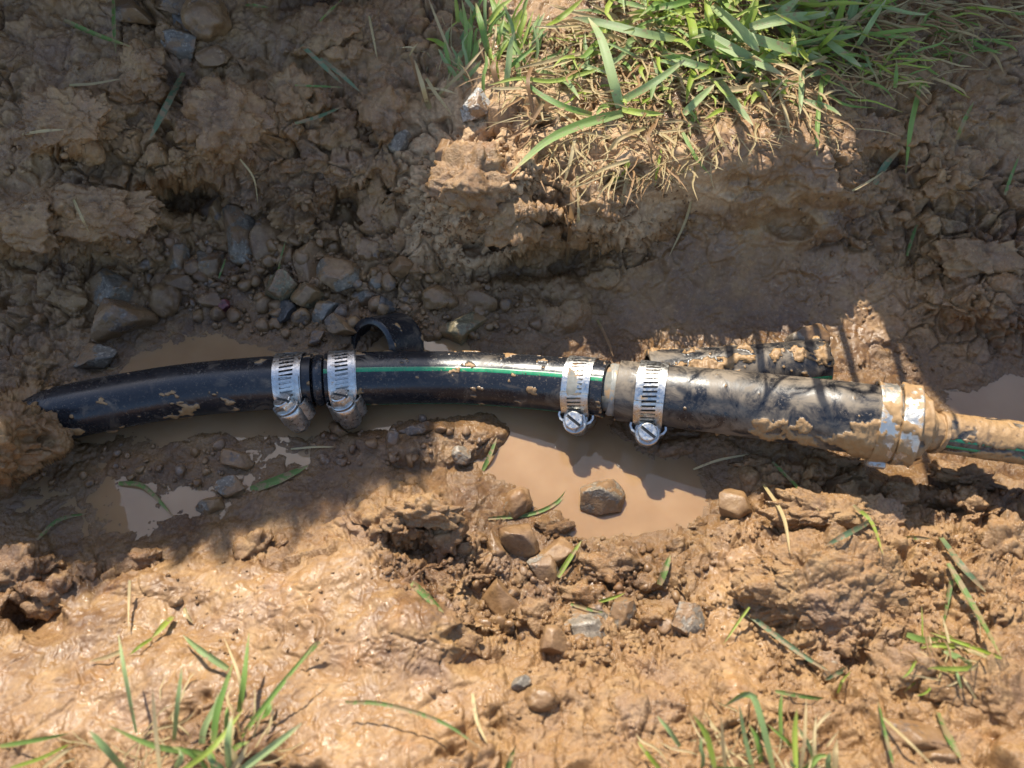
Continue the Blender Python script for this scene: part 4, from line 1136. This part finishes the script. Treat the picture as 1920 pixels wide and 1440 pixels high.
for pl, D, bx in [([(1270, 725), (1300, 742), (1370, 750), (1440, 738), (1520, 706)], .178, .16), ([(1288, 718), (1312, 697), (1370, 690)], .178, .12), ([(1432, 742), (1436, 720), (1428, 698)], .178, .15),
                  ([(1490, 728), (1560, 722), (1640, 724)], .178, .20), ([(1572, 808), (1548, 762), (1530, 712)], .178, .18), ([(1795, 822), (1776, 796), (1760, 775)], .178, .22), ([(1480, 740), (1530, 718), (1560, 708)], .178, .17)]:
    pts = [hit(x, y, BVH2)[0] + to_sun * D for x, y in pl]  # unseen stems added toward the sun to throw shadow arcs on the pipes
    a0 = np.array([bx - .06, .235, .085]); e0 = pts[-1]
    pts = pts + [e0 * .55 + a0 * .45 + np.array([0, .02, .05]), a0]
    blade_obj('dry_stem', pts[::-1], .0042, M_STRAW, big, n=26, taper=(.9, .7))

small = tuft('small half-shaded grass tuft left of the big one', (900, 150), [
 ([(916, 100), (902, 46), (892, 5)], 14, 'g', (3, 12, 14)),
 ([(948, 98), (966, 46), (981, 14)], 14, 'l', (3, 10, 12)),
 ([(934, 84), (938, 60), (946, 30)], 9, 'g', (3, 9, 12)),
 ([(922, 95), (928, 70), (931, 45)], 6, 's', (3, 8, 9)),
 ([(968, 105), (985, 69), (1000, 20)], 7, 'l', (3, 8, 12)),
 ([(838, 90), (818, 78), (799, 73)], 12, 'l', (3, 6, 8)),
 ([(853, 122), (824, 50), (803, -4)], 6, 's', (2, 8, 9)),
 ([(915, 45), (939, 14), (964, -4)], 12, 'l', (4, 10, 12)),
 ([(859, 140), (861, 120), (860, 104)], 8, 'b', (2, 8, 11)),
 ([(822, 178), (865, 137), (908, 89)], 8, 's', (2, 7, 7)),
 ([(945, 135), (975, 110), (1005, 85)], 10, 'g', (2, 7, 8)),
 ([(935, 165), (925, 130), (930, 105)], 12, 'r', (1, 6, 6)),
 ([(984, 104), (955, 106), (938, 104)], 6, 's', (6, 9, 9)),
 ([(870, 100), (874, 50), (866, 0)], 9, 'g', (3, 9, 11)),
 ([(880, 110), (884, 60), (882, 10)], 7, 'g', (3, 8, 10)),
 ([(860, 150), (835, 115), (822, 92)], 9, 'b', (2, 6, 6))])
fill(small, [(910, 110, 110, 70, 60, 12, 30, 1.2, 3.2, 'bggl', 85, 30, .7), (900, 130, 110, 60, 70, 8, 24, .4, 1.0, 'sr', 80, 50, .5), (930, -60, 160, 60, 40, 18, 40, 1.6, 4, 'bg', 80, 40, .7)], 22)

stump = tuft('dry brown straw stump left of the half-shaded tuft', (805, 200), [
 ([(806, 204), (787, 149), (768, 100)], 15, 'r', (2, 8, 8)),
 ([(801, 196), (792, 160), (777, 112)], 10, 's', (3, 9, 8)),
 ([(768, 104), (776, 90), (784, 80)], 4, 's', (8, 10, 10)),
 ([(776, 90), (765, 88), (750, 90)], 3, 's', (9, 10, 9)),
 ([(799, 147), (820, 180), (848, 216)], 8, 's', (4, 5, 2)),
 ([(800, 165), (830, 168), (856, 176)], 6, 's', (4, 4, 2))])

t1 = tuft('blurred green tuft at the bottom left corner', (400, 1400), [
 ([(0, 1399), (66, 1388), (131, 1375)], 10, 'g', (3, 8, 6)),
 ([(236, 1446), (200, 1405), (168, 1370)], 17, 'b', (5, 16, 18)),
 ([(382, 1412), (292, 1399), (204, 1361)], 14, 'g', (4, 18, 18)),
 ([(256, 1374), (235, 1265), (222, 1190)], 9, 'b', (4, 22, 30)),
 ([(300, 1446), (292, 1370), (286, 1292)], 10, 's', (6, 22, 32)),
 ([(326, 1392), (333, 1320), (341, 1250)], 11, 'b', (4, 20, 28)),
 ([(428, 1254), (379, 1221), (343, 1191)], 15, 'b', (4, 8, 8)),
 ([(448, 1336), (458, 1273), (467, 1187)], 13, 'g', (4, 15, 22)),
 ([(400, 1394), (408, 1332), (436, 1245)], 15, 'g', (4, 15, 22)),
 ([(450, 1384), (519, 1294), (592, 1205)], 11, 'g', (4, 14, 20)),
 ([(452, 1444), (510, 1400), (566, 1356)], 16, 'b', (4, 15, 20)),
 ([(340, 1446), (400, 1400), (456, 1330)], 12, 'l', (3, 12, 14)),
 ([(430, 1440), (428, 1390), (436, 1340)], 16, 'b', (3, 18, 24)),
 ([(470, 1350), (500, 1335), (512, 1310)], 16, 'g', (2, 6, 6)),
 ([(330, 1440), (340, 1420), (336, 1405)], 14, 'b', (5, 16, 20)),
 ([(452, 1300), (446, 1260), (420, 1195)], 7, 's', (3, 8, 10)),
 ([(20, 1440), (80, 1420), (140, 1390)], 8, 'l', (3, 6, 6)),
 ([(80, 1440), (120, 1410), (150, 1395)], 9, 's', (3, 6, 6))])
t2 = tuft('blurred pale tuft at the bottom right of centre', (1420, 1420), [
 ([(1412, 1446), (1396, 1380), (1386, 1322)], 10, 'b', (4, 14, 22)),
 ([(1450, 1446), (1430, 1360), (1408, 1302), (1372, 1318)], 14, 'b', (4, 18, 22, 16)),
 ([(1492, 1446), (1490, 1380), (1494, 1330)], 12, 'l', (4, 14, 22)),
 ([(1500, 1446), (1508, 1390), (1512, 1310)], 8, 's', (4, 14, 24)),
 ([(1565, 1446), (1566, 1410), (1570, 1385)], 14, 's', (4, 10, 15)),
 ([(1555, 1446), (1552, 1430), (1556, 1410)], 14, 'b', (4, 10, 14)),
 ([(1275, 1400), (1255, 1370), (1232, 1342)], 10, 'b', (4, 10, 14)),
 ([(1340, 1440), (1325, 1380), (1300, 1340)], 13, 'l', (4, 14, 18)),
 ([(1464, 1380), (1463, 1330), (1466, 1300)], 9, 'g', (4, 10, 14)),
 ([(1360, 1440), (1355, 1390), (1352, 1345)], 9, 's', (4, 12, 18)),
 ([(1420, 1310), (1395, 1302), (1358, 1324)], 13, 'g', (16, 18, 12)),
 ([(1240, 1446), (1215, 1415), (1196, 1390)], 9, 'l', (3, 8, 10)),
 ([(1530, 1446), (1526, 1390), (1530, 1340)], 9, 's', (3, 10, 16))])
fill(t1, [(400, 1420, 90, 60, 10, 10, 24, 1.0, 2.4, 'bggs', 80, 50, .6), (360, 1420, 200, 70, 60, 8, 24, .4, 1.0, 'ssr', 60, 90, .25)], 31)
fill(t2, [(1440, 1440, 140, 50, 9, 10, 22, 1.0, 2.2, 'bgss', 90, 40, .7), (1420, 1420, 200, 60, 60, 8, 24, .4, 1.0, 'ssr', 60, 90, .25)], 32)
t3 = tuft('flattened yellow-green grass between the clods at lower right', (1790, 1230), [
 ([(1878, 1234), (1810, 1208), (1744, 1186)], 8, 'l', (4, 7, 5)),
 ([(1850, 1232), (1800, 1212), (1752, 1192)], 8, 's', (4, 7, 5)),
 ([(1795, 1212), (1760, 1209), (1727, 1213)], 11, 'l', (3, 6, 5)),
 ([(1828, 1252), (1790, 1254), (1748, 1250)], 11, 'l', (5, 7, 6)),
 ([(1824, 1248), (1795, 1232), (1766, 1220)], 14, 'b', (4, 6, 5)),
 ([(1838, 1236), (1826, 1250), (1810, 1262)], 10, 's', (4, 7, 6)),
 ([(1760, 1270), (1772, 1240), (1778, 1222)], 6, 's', (3, 6, 5)),
 ([(1802, 1290), (1794, 1262), (1786, 1240)], 6, 'b', (3, 6, 5)),
 ([(1740, 1230), (1745, 1215), (1742, 1190)], 9, 's', (2, 5, 6)),
 ([(1700, 1190), (1735, 1200), (1770, 1195)], 14, 'g', (2, 4, 3)),
 ([(1830, 1310), (1812, 1280), (1800, 1262)], 6, 's', (2, 4, 3))])

fill(t3, [(1790, 1235, 70, 50, 30, 8, 20, .4, 1.2, 'srl', 150, 50, .2)], 33)

# loose blades and straws lying about
loose = [
 ([(213, -4), (214, 50), (217, 100)], 8, 'g', (2, 5, 3), 'upright thin green blade at the top left, over the upright clod'),
 ([(120, 38), (180, 65), (246, 88)], 10, 'g', (2, 5, 3), 'brown-tipped green blade crossing the upright thin blade at top left'),
 ([(345, 136), (312, 200), (280, 262)], 15, 'b', (3, 5, 4), 'thick grey-green stem slanting across the upper left wall'),
 ([(565, 85), (605, 122), (642, 158)], 9, 'b', (2, 4, 3), 'dark green blade slanting in the shaded wall left of centre'),
 ([(600, 110), (640, 140), (675, 172)], 9, 'b', (2, 4, 2), 'dark green blade just right of the other slanting dark blade'),
 ([(553, 160), (600, 162), (645, 164)], 5, 'g', (2, 4, 2), 'thin level pale blade touching the slanting dark blades'),
 ([(553, 232), (595, 220), (642, 200)], 8, 'b', (1, 3, 2), 'dark blade lying in the middle of the shaded wall'),
 ([(458, 10), (480, 11), (504, 14)], 8, 'g', (1, 3, 1), 'short green bit at the top edge, left of the smooth mound'),
 ([(600, 40), (620, 20), (645, -4)], 6, 'g', (1, 4, 5), 'green bit standing at the top edge above the smooth mound'),
 ([(138, 374), (152, 405), (168, 437)], 6, 's', (1, 3, 1), 'pale straw on the overhanging ledge at left'),
 ([(42, 252), (80, 246), (120, 243)], 7, 's', (1, 2, 1), 'pale stalk in front of the broad upper left clod'),
 ([(130, 160), (175, 157), (226, 148)], 6, 's', (2, 4, 2), 'curved straw above the broad upper left clod'),
 ([(450, 298), (476, 335), (484, 384)], 4, 's', (2, 6, 2), 'fine white root hanging over the dark hollow'),
 ([(692, 30), (700, 70), (708, 112)], 5, 's', (1, 2, 1), 'pale thin straw in the shaded wall near the top'),
 ([(410, 522), (418, 500), (423, 484)], 4, 'g', (1, 3, 3), 'tiny green stalk below the tall grey slab'),
 ([(521, 516), (525, 490), (536, 450)], 4, 'g', (1, 3, 3), 'tiny green stalk above the yellowish wedge stone'),
 ([(470, 918), (520, 900), (578, 873)], 17, 'g', (1, 3, 2), 'broad dark green blade on the shaded floor below the first clamp'),
 ([(222, 906), (270, 912), (325, 968)], 10, 'g', (1, 3, 1), 'muddy bent blade in the wet shaded floor at left'),
 ([(70, 1012), (110, 975), (165, 962)], 8, 'g', (1, 2, 1), 'dark muddy blade on the floor at far left'),
 ([(545, 842), (590, 838), (630, 838)], 4, 's', (1, 2, 1), 'thin pale straw on the floor under the first clamp'),
 ([(905, 882), (918, 855), (932, 820)], 9, 'g', (1, 3, 1), 'short green bits left of the puddle under the striped pipe'),
 ([(915, 972), (990, 965), (1040, 945), (1068, 915), (1096, 880)], 8, 'g', (1, 2, 3), 'long curved blade reaching into the puddle left of the wet rock'),
 ([(1148, 874), (1162, 905), (1179, 944)], 8, 'g', (1, 2, 1), 'green blade floating on the puddle right of the wet rock'),
 ([(1046, 1082), (1066, 1050), (1090, 1014)], 10, 'l', (2, 6, 8), 'pale green blade standing beside the shiny blue-grey stone'),
 ([(1236, 1096), (1246, 1070), (1257, 1040)], 14, 'g', (2, 4, 4), 'stubby bright green blade against the upright brown clod'),
 ([(772, 1092), (800, 1118), (832, 1148)], 15, 'g', (2, 4, 2), 'dark green blade stuck in the flaky clod'),
 ([(1070, 1132), (1105, 1142), (1140, 1150)], 7, 'g', (1, 3, 1), 'thin green blade above the big slab'),
 ([(1122, 1128), (1145, 1122), (1172, 1112)], 7, 'l', (1, 3, 1), 'short bright blade on the clod above the big slab'),
 ([(1300, 880), (1350, 862), (1430, 848)], 5, 's', (1, 3, 1), 'pale stalk in the shade under the thick pipe'),
 ([(1431, 908), (1467, 966), (1481, 1036)], 9, 's', (3, 5, 2), 'straw blade standing on the clods right of the puddle'),
 ([(1448, 866), (1488, 906), (1536, 958)], 7, 'g', (3, 6, 2), 'thin green blade right of the straw blade'),
 ([(1600, 948), (1633, 978), (1656, 1040)], 8, 'l', (3, 5, 2), 'bright lime blade on the clod behind the biggest one'),
 ([(1634, 976), (1590, 1000), (1546, 1024)], 12, 'b', (2, 4, 2), 'grey-green blade joined to the bright lime blade'),
 ([(1698, 1008), (1720, 1008), (1745, 1010)], 8, 'g', (2, 3, 2), 'muddy short blade level right of the lime blade'),
 ([(1764, 1008), (1800, 1058), (1848, 1110)], 15, 'b', (3, 6, 3), 'upper of two broad blades at right, beside the crumbly clod'),
 ([(1777, 1056), (1824, 1136), (1876, 1230)], 14, 'g', (3, 8, 3), 'lower, longer of two broad blades at right'),
 ([(1784, 1088), (1776, 1130), (1768, 1174)], 10, 'g', (2, 4, 2), 'dark blade at the right flank of the biggest clod'),
 ([(1405, 1138), (1380, 1172), (1356, 1208)], 6, 'l', (3, 6, 2), 'thin light blade leaning left from the foot of the biggest clod'),
 ([(1403, 1152), (1495, 1221), (1554, 1258)], 11, 'b', (2, 5, 2), 'long dark blade under the lower left of the biggest clod'),
 ([(1590, 1252), (1570, 1262), (1546, 1276)], 11, 'b', (2, 4, 2), 'short blue-green blade below the biggest clod'),
 ([(1570, 1300), (1580, 1275), (1596, 1258)], 7, 'l', (2, 5, 4), 'small lime shoot beside the short blue-green blade'),
 ([(1454, 1296), (1510, 1306), (1572, 1314)], 9, 'g', (2, 4, 2), 'level green blade behind the blurred pale tuft'),
 ([(1757, 1334), (1776, 1378), (1802, 1424)], 18, 'g', (3, 6, 3), 'broad green blade by the brown stone at bottom right'),
 ([(1646, 1316), (1661, 1381), (1678, 1444)], 8, 'g', (2, 5, 3), 'wavy narrow green stem at the bottom, left of the brown stone'),
 ([(1656, 1346), (1705, 1392), (1758, 1444)], 6, 's', (3, 6, 3), 'long pale straw beside the wavy green stem'),
 ([(647, 1317), (720, 1320), (827, 1353), (905, 1405)], 9, 'g', (10, 14, 4), 'arched green blade above its own shadow at the bottom left of centre'),
 ([(598, 1202), (580, 1222), (560, 1248)], 11, 'g', (10, 8, 4), 'short upright blade tip right of the bottom left tuft'),
 ([(886, 1300), (894, 1350), (914, 1394)], 8, 's', (3, 6, 3), 'tan stalk near the end of the arched green blade'),
 ([(950, 1444), (958, 1420), (968, 1395)], 11, 'g', (3, 8, 9), 'green shoot at the bottom edge right of the tan stalk'),
 ([(325, 1156), (306, 1174), (285, 1196)], 12, 'l', (2, 5, 3), 'yellow-green blade on the smooth sunlit mud at left'),
 ([(285, 1197), (262, 1212), (243, 1228)], 7, 'l', (2, 4, 2), 'pale stem below the yellow-green blade at left'),
 ([(243, 1088), (242, 1130), (241, 1182)], 6, 's', (8, 6, 3), 'upright straw at the left sunlit ridge'),
 ([(228, 1220), (200, 1232), (168, 1240)], 9, 's', (2, 4, 2), 'muddy flat straw left of the pale stem'),
 ([(346, 1140), (352, 1155), (362, 1168)], 8, 's', (3, 4, 2), 'short tan chip with a dark shadow on the smooth mud'),
 ([(1640, 345), (1660, 310), (1688, 280)], 13, 'b', (2, 4, 2), 'dark green blade in a crack of the right wall'),
 ([(1598, 358), (1630, 340), (1668, 315)], 5, 's', (2, 4, 2), 'pale straw crossing the dark blade of the right wall'),
 ([(1793, 262), (1806, 230), (1826, 190)], 9, 'g', (1, 3, 2), 'greyish blade stuck in the upper right wall'),
 ([(1884, 366), (1896, 330), (1912, 290)], 7, 'g', (1, 3, 1), 'muddy blade at the right edge of the far wall'),
 ([(1700, 480), (1712, 440), (1730, 392)], 7, 'g', (1, 3, 1), 'dark faint blade low in the right wall'),
 ([(1120, 600), (1140, 640), (1150, 668)], 6, 'r', (1, 3, 2), 'dark brown root running down to the third clamp'),
]
for pl, w, c, lift, lab in loose:
    P = px_path(pl, lift, w); wm = w * depth_of(P[len(P) // 2]) / FPX
    o = blade_obj({'s': 'straw', 'r': 'root'}.get(c, 'grass_clipping'), P, wm * .9, LM[c], None, twist=random.uniform(-.6, .6), fold=random.uniform(.1, .3))
    props(o, lab, {'s': 'straw', 'r': 'root'}.get(c, 'grass blade'), 'loose blades and straws')

# unseen grass added on the shading bank's crest to feather its shadow edge
r_ = random.Random(5); vs, fs, ts, ss = [], [], [], []; b_ = 0
for k in range(900):
    x = r_.uniform(-.75, -.13) if k < 700 else r_.uniform(.13, .6); y = r_.uniform(.30, .38)
    z = np.interp(x, [-1.3, -.9, -.5, -.3, -.2, -.155, -.128, -.07, -.035, .0, .082, .10, .115, .15, .3, .5, .9, 1.3], [.1, .35, .56, .56, .515, .49, .39, .30, .16, .11, .12, .28, .43, .50, .50, .48, .3, .1])
    L = r_.uniform(.008, .03); a = r_.uniform(0, 6.28); q = np.array([math.cos(a), math.sin(a), 0]) * L * r_.uniform(.1, .7)
    P = [np.array([x, y, z - .02]), np.array([x, y, z + L * .5]) + q * .3, np.array([x, y, z + L]) + q]
    V, F, t, s = blade_mesh(P, r_.uniform(.002, .005), 6, .2, twist=1.0); vs.append(V); fs.append(F + b_); ts.append(t); ss.append(s); b_ += len(V)
o = mesh_np('shade_fringe', np.concatenate(vs), np.concatenate(fs), M_GRASS, None, True, {'t': np.concatenate(ts), 's': np.concatenate(ss)})
props(o, 'unseen grass fringe added to feather the shade of the bank', 'grass', None, 'stuff')
